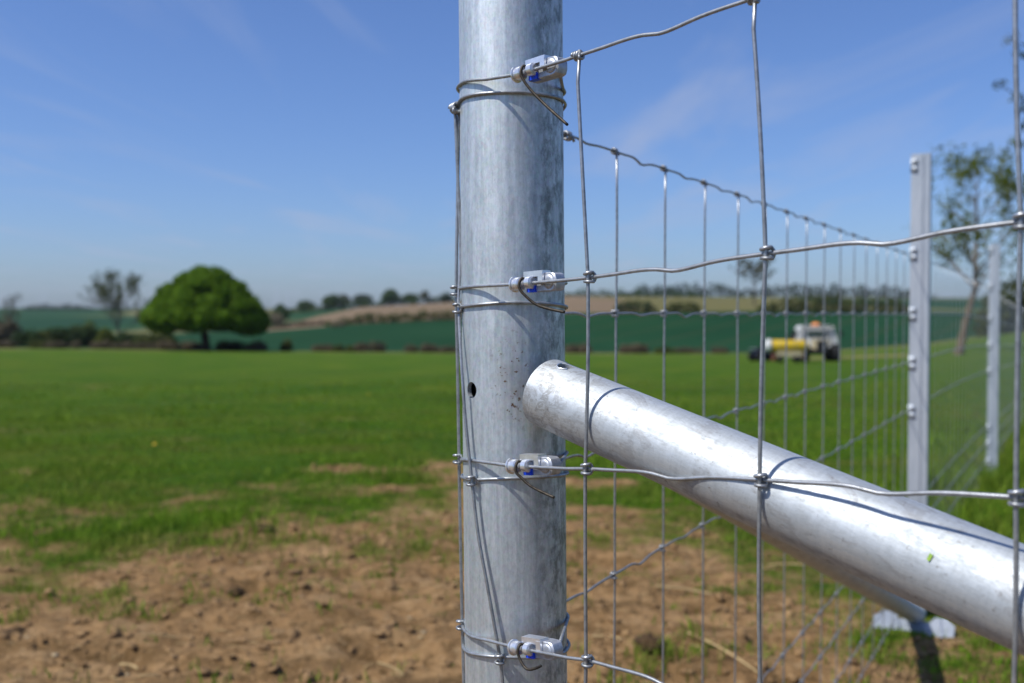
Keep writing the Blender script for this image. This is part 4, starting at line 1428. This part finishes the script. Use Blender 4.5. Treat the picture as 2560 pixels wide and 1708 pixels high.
# hedge and scrub on the left beyond the pasture
for k, (xi, d, w, h, mt, lb) in enumerate([
        (20, 150, 6.5, 4.4, 'bramble', 'brown leafless thicket below the faint tree at the left edge'),
        (68, 142, 6.0, 2.6, 'hedge', 'dark hedge bush nearest the left edge'),
        (118, 144, 3.6, 3.0, 'hedge_olive', 'olive bush between two dark hedge bushes at left'),
        (160, 145, 6.4, 3.5, 'hedge', 'dark low hedge bush, larger one left of the yellow green bush'),
        (222, 147, 5.6, 3.2, 'hedge', 'dark hedge bush just left of the yellow green bush'),
        (262, 140, 2.8, 2.7, 'yellow_leaf', 'small yellow green bush standing before the dark hedge'),
        (318, 150, 6.0, 2.6, 'hedge', 'dark hedge bush under the thin budding tree'),
        (225, 205, 3.6, 4.2, 'yellow_leaf', 'pale green round bush on the rise behind the hedge'),
        (186, 260, 3.6, 3.0, 'ridge', 'small round bush on the left skyline'),
        (392, 140, 5.2, 2.6, 'hedge_olive', 'olive hedge bush half hidden by the oak')]):
    bush('hedge_bush', xi, d, w, h, mt, lb, 'bush', 'hedge left of the oak', seed=k)
# brown bramble scrub along the far edge of the pasture
SCRUB = [(20, 5.0, 1.1, 'bramble'), (100, 4.2, 1.2, 'hedge_olive'), (165, 5.0, 1.2, 'bramble'), (255, 3.0, 1.2, 'bramble'), (330, 4.5, 1.1, 'bramble'), (410, 4.6, 1.2, 'bramble'), (472, 3.0, 1.3, 'bramble'),
                                (575, 3.6, 1.5, 'hedge'), (648, 3.4, 1.4, 'bramble'), (720, 1.6, 1.6, 'hedge_olive'), (805, 3.0, 1.1, 'bramble'), (860, 3.0, 1.1, 'hedge_olive'), (935, 5.0, 1.5, 'bramble'), (1060, 4.5, 1.3, 'bramble'), (1130, 3.4, 1.0, 'bramble'),
                                (1445, 3.4, 1.4, 'bramble'), (1585, 3.6, 1.5, 'bramble'), (1660, 3.0, 0.9, 'hedge_olive'), (1710, 3.0, 0.9, 'bramble'), (1780, 4.0, 0.9, 'bramble')]
for k, (xi, w, h, mt) in enumerate(SCRUB):
    place = ('from left edge towards oak' if xi < 480 else 'from oak towards corner post' if xi < 1200 else 'from corner post towards tractor')
    kind_ = {'bramble': 'low brown bramble scrub', 'hedge_olive': 'low olive scrub', 'hedge': 'dark low bush'}[mt]
    nth = ['first', 'second', 'third', 'fourth', 'fifth', 'sixth', 'seventh', 'eighth'][sum(1 for q in SCRUB[:k] if (q[0] < 480, q[0] < 1200) == (xi < 480, xi < 1200))]
    bush('scrub', xi, 124.5 - (k % 3) * 0.8, w, h, mt, '%s, %s clump %s, far pasture edge' % (kind_, nth, place), 'scrub', 'scrub along the far pasture edge', seed=40 + k, sz=0.13)
# dark hedge at the foot of the ploughed field
def hedge_row(name, x0, x1, d, h, mat, label, n=30, sz=0.35, dz=0.0, hv=0.25, dens=10):
    c0 = at((x0 + x1) / 2, d)
    root = empty(name, c0); tag(root, label, 'hedge')
    rn = random.Random(int(x0))
    cl = []
    m = MB()
    for k in range(n):
        xi = x0 + (x1 - x0) * (k + rn.random()) / n
        e = min(1.0, 0.45 + 1.4 * min((xi - x0), (x1 - xi)) / (x1 - x0) * 2)
        p = at(xi, d + rn.gauss(0, 1.0)) - c0
        hh = h * e * (1 + rn.uniform(-hv, hv))
        ww = (x1 - x0) / FOC * d / n
        cl.append(((p.x, p.y, p.z + hh * .5 + dz), (ww * 1.1, 1.2, hh * .5)))
        if k % 4 == 0:
            m = MB(); m.tube([(p.x, p.y, p.z - .2), (p.x, p.y, p.z + hh * .7)], hh * .03, 5); m.build('stem', M['bark'], root)
    P, N = clump_leaves(cl, dens / (sz * 4) ** 2 * 0.7, sz)
    leaf_mesh('foliage', P, RNG.uniform(sz * .6, sz * 1.3, len(P)), M[mat], root, N)
hedge_row('field_hedge', 820, 1190, 268, 2.6, 'hedge_olive', 'long dark hedge between crop and ploughed field, left of post', 40)
hedge_row('field_hedge', 1536, 1640, 268, 3.2, 'hedge', 'rounded dark green hedge piece under the pale field, right of post', 16, hv=.1)
hedge_row('field_hedge', 1664, 1752, 268, 2.9, 'hedge_olive', 'rounded brown green hedge piece next along the pale field', 14, hv=.1)
hedge_row('field_hedge', 1900, 2290, 262, 4.2, 'hedge_olive', 'tall olive hedge behind the tractor and the nearer post', 40)
hedge_row('field_hedge', 2440, 2640, 120, 5.8, 'hedge_olive', 'big shaded hedge at the right edge beyond the farther post', 22, sz=.3)
hedge_row('field_hedge', 640, 1170, 452, 3.0, 'ridge', 'hedge along the ridge behind the ploughed field', 50, sz=.5, hv=.4)
hedge_row('field_hedge', 660, 850, 285, 1.3, 'bramble', 'low brown hedge at the tip of the ploughed field', 18, sz=.3)
hedge_row('field_hedge', 1395, 1760, 455, 3.0, 'ridge', 'hedge on the skyline right of the corner post', 34, sz=.5, hv=.5)
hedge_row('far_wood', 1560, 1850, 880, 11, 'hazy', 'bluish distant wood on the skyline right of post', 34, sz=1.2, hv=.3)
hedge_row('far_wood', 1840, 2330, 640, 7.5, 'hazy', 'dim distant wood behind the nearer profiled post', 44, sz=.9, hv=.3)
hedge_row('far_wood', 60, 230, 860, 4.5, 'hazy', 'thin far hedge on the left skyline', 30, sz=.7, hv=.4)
# single trees on the ridge
for k, (xi, d, w, h, mt, lb) in enumerate([
        (702, 330, 5.6, 6.6, 'ridge', 'round green tree on the ridge next to the oak'),
        (688, 300, 4.6, 4.4, 'pale_leaf', 'pale buff bush in front of the first ridge tree'),
        (766, 455, 7.6, 6.0, 'ridge', 'small round tree on the ridge, second from the oak'),
        (836, 452, 9.4, 7.4, 'ridge', 'wider tree on the ridge, third from the oak'),
        (858, 460, 6.5, 8.0, 'bare', 'thin brownish tree on the ridge, fourth from the oak'),
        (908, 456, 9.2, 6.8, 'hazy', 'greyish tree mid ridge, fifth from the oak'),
        (976, 450, 7.8, 7.8, 'ridge', 'upright green tree on the ridge, sixth from the oak'),
        (1030, 458, 9.4, 5.6, 'ridge', 'low spreading tree on the ridge, seventh from the oak'),
        (1062, 450, 4.6, 6.6, 'bare', 'thin tree on the ridge, second before the corner post'),
        (1116, 452, 7.0, 4.6, 'hazy', 'low tree on the ridge nearest the corner post')]):
    bush('ridge_tree', xi, d, w, h, mt, lb, 'tree', 'trees on the ridge', seed=90 + k, trunk=True, sz=0.36, dens=6 if mt == 'bare' else 11, lobes=11)
bush('hedge_bush', 845, 262, 3.4, 1.9, 'pale_leaf', 'pale bush at the left end of the long dark hedge', 'bush', seed=120, sz=.25)

# ------------------------------------------------------------------ tractor and machines
def wheel(parent, c, r, w, name='wheel', axis=(1, 0, 0)):
    m = MB(); m.lathe([(-w / 2, r * .62), (-w / 2, r * .93), (-w * .36, r), (w * .36, r), (w / 2, r * .93), (w / 2, r * .62)], c, axis, 28)
    t = m.build(name, M['black'], parent)
    m = MB(); m.lathe([(-w * .42, r * .6), (-w * .2, r * .3), (w * .2, r * .3), (w * .42, r * .6)], c, axis, 20)
    m.build('rim', M['cream'], t)
    lug = MB()
    for k in range(18):
        a = k * 2 * math.pi / 18
        q = Matrix.Rotation(a, 3, Vector(axis))
        lug.box(Vector(c) + q @ Vector((0, 0, r * 1.005)), (w * .8, r * .07, r * .05), q)
    lug.build('tread', M['black'], t, False)
    return t
DT = 64.0
sT = DT / FOC
def tractor():
    base = at(2040, DT)
    root = empty('tractor', base, R(-6))
    tag(root, 'white cabbed tractor with orange beacon parked on the grass by the far fence', 'tractor')
    # chassis and bonnet
    m = MB(); m.box((0, 0.6, 0.85), (0.62, 3.4, 0.5)); m.build('chassis', M['black'], root, False)
    m = MB(); m.box((0, -1.2, 1.15), (0.75, 1.5, 0.62)); bn = m.build('bonnet', M['cream'], root, False)
    m = MB(); m.box((0, -1.96, 1.15), (0.62, 0.05, 0.5)); m.build('grille', M['black'], bn, False)
    # cab: a frustum with wide shoulders
    def frus(m, z0, z1, a, b, y0, y1, c=0.0):
        V = [(-a, y0, z0), (a, y0, z0), (a, y1, z0), (-a, y1, z0), (-b, y0 + c, z1), (b, y0 + c, z1), (b, y1 - c, z1), (-b, y1 - c, z1)]
        m.add(V, [(3, 2, 1, 0), (4, 5, 6, 7), (0, 1, 5, 4), (1, 2, 6, 5), (2, 3, 7, 6), (3, 0, 4, 7)])
    m = MB(); frus(m, 0.95, 1.45, 1.32, 1.26, -0.35, 1.35, .05); frus(m, 1.45, 2.12, 1.24, 1.08, -0.28, 1.3, .08); frus(m, 2.12, 2.30, 1.10, 0.98, -0.24, 1.25, .1)
    cab = m.build('cab', M['white'], root, False)
    m = MB(); frus(m, 1.62, 1.98, 0.62, 0.58, -0.34, -0.20); m.build('windscreen', M['glass'], cab, False)
    for s in (-1, 1):
        m = MB(); m.box((s * 1.19, 0.5, 1.78), (0.06, 1.0, 0.42)); m.build('side_window', M['glass'], cab, False)
    for s in (-1, 1):
        m = MB(); m.lathe([(0, .09), (.05, .09), (.06, .02)], (s * .85, -0.30, 1.25), (0, -1, 0), 12); m.build('headlight', M['cream'], cab)
    m = MB(); m.lathe([(0, .30), (.03, .30), (.12, .26), (.19, .16), (.21, .02)], (0.06, 0.4, 2.30), (0, 0, 1), 16); m.build('beacon', M['amber'], cab)
    m = MB(); m.tube([(0.45, -1.0, 1.4), (0.45, -1.0, 2.1)], .045, 8); m.build('exhaust', M['black'], root)
    for s in (-1, 1):
        wheel(root, (s * 1.08, 0.9, 0.84), 0.86, 0.56)
        wheel(root, (s * 0.92, -1.30, 0.58), 0.60, 0.42)
        m = MB()
        arc = [Vector((s * 1.08, 0.9 + math.cos(a) * 0.95, 0.84 + math.sin(a) * 0.95)) for a in np.linspace(0.1, 2.9, 10)]
        V = []
        for q in arc: V += [q + Vector((-.3, 0, 0)), q + Vector((.3, 0, 0)), q + Vector((.3, 0, .03)), q + Vector((-.3, 0, .03))]
        m.add(V, [(4 * i + j, 4 * i + (j + 1) % 4, 4 * i + 4 + (j + 1) % 4, 4 * i + 4 + j) for i in range(9) for j in range(4)])
        m.build('mudguard', M['black'], root, False)
        m = MB(); m.box((s * 0.86, -0.33, 1.70), (0.07, 0.05, 0.75)); m.build('pillar', M['black'], cab, False)
        m = MB(); m.tube([(s * 1.15, -.25, 1.9), (s * 1.5, -.4, 1.95)], .025, 6); m.box((s * 1.52, -.4, 1.8), (.16, .05, .34)); m.build('mirror', M['black'], cab, False)
    m = MB(); m.box((0, -2.15, 0.78), (0.7, 0.3, 0.34)); m.build('front_weight', M['black'], root, False)
    m = MB(); m.tube([(-0.95, -1.30, 0.58), (0.95, -1.30, 0.58)], .09, 8); m.build('front_axle', M['black'], root)
    m = MB(); m.box((0, -0.36, 2.22), (1.9, 0.06, 0.10)); m.build('visor', M['black'], cab, False)
    return root
tractor()
def spreader():
    base = at(1966, DT - 3)
    root = empty('yellow_tank_machine', base, R(-4))
    tag(root, 'yellow tank machine with white rounded end standing before the white tractor', 'farm machine')
    m = MB(); m.lathe([(-1.08, .20), (-1.02, .34), (-.9, .38), (1.0, .38), (1.12, .33), (1.18, .2)], (0.1, 0, 1.02), (1, 0, 0), 24)
    tk = m.build('tank', M['yellow'], root); autosmooth(tk, 40)
    m = MB(); m.lathe([(-.20, .03), (-.18, .20), (-.08, .36), (.06, .41), (.18, .40)], (-1.12, 0, 1.05), (1, 0, 0), 22); m.build('end_cap', M['white'], root)
    m = MB(); m.box((0.15, -.02, 0.55), (1.5, .7, .34)); m.build('frame', M['cream'], root, False)
    for x in (-.8, 1.0):
        m = MB(); m.box((x, 0, 0.45), (.16, .5, .62)); m.build('leg', M['rust'], root, False)
    for x in (-.35, .6):
        wheel(root, (x, -.2, .26), .28, .2, 'wheel')
    for x in (-.4, .5):
        m = MB(); m.lathe([(-.012, .392), (.012, .392)], (x, 0, 1.02), (1, 0, 0), 24); m.build('band', M['steel'], root)
    return root
spreader()
def quad():
    base = at(1912, DT + 2)
    root = empty('quad_bike', base, R(20))
    tag(root, 'dark blue quad bike parked left of the yellow tank machine', 'quad bike')
    m = MB(); m.box((0, 0, .62), (1.5, .6, .32)); m.box((0.5, 0, .82), (.5, .55, .28)); b = m.build('body', M['navy'], root, False)
    m = MB(); m.box((-.25, 0, .86), (.8, .36, .14)); m.build('seat', M['black'], root, False)
    m = MB(); m.tube([(.35, -.4, 1.1), (.42, 0, 1.02), (.35, .4, 1.1)], .025, 6); m.build('handlebar', M['black'], root)
    for x in (-.62, .62):
        for y in (-.45, .45):
            wheel(root, (x, y, .33), .33, .26, 'wheel', (0, 1, 0))
    m = MB(); m.box((-.75, 0, .84), (.45, .8, .04)); m.build('rack', M['steel'], root, False)
quad()

# ------------------------------------------------------------------ thin spring haze over the far fields
hm = bpy.data.materials.new('haze_air'); hm.use_nodes = True
hn, hl = hm.node_tree.nodes, hm.node_tree.links
hn.remove(hn['Principled BSDF'])
pvn = hn.new('ShaderNodeVolumePrincipled')
pvn.inputs['Color'].default_value = (0.86, 0.92, 1.0, 1)
pvn.inputs['Density'].default_value = 0.00007
pvn.inputs['Anisotropy'].default_value = 0.2
hl.new(pvn.outputs[0], hn['Material Output'].inputs['Volume'])
hb = MB(); hb.box((0, 0, 22.0), (6400, 6400, 104))
ho = hb.build('haze', hm, None, False)
tag(ho, 'thin pale haze hanging over the far fields', 'haze', kind='stuff')
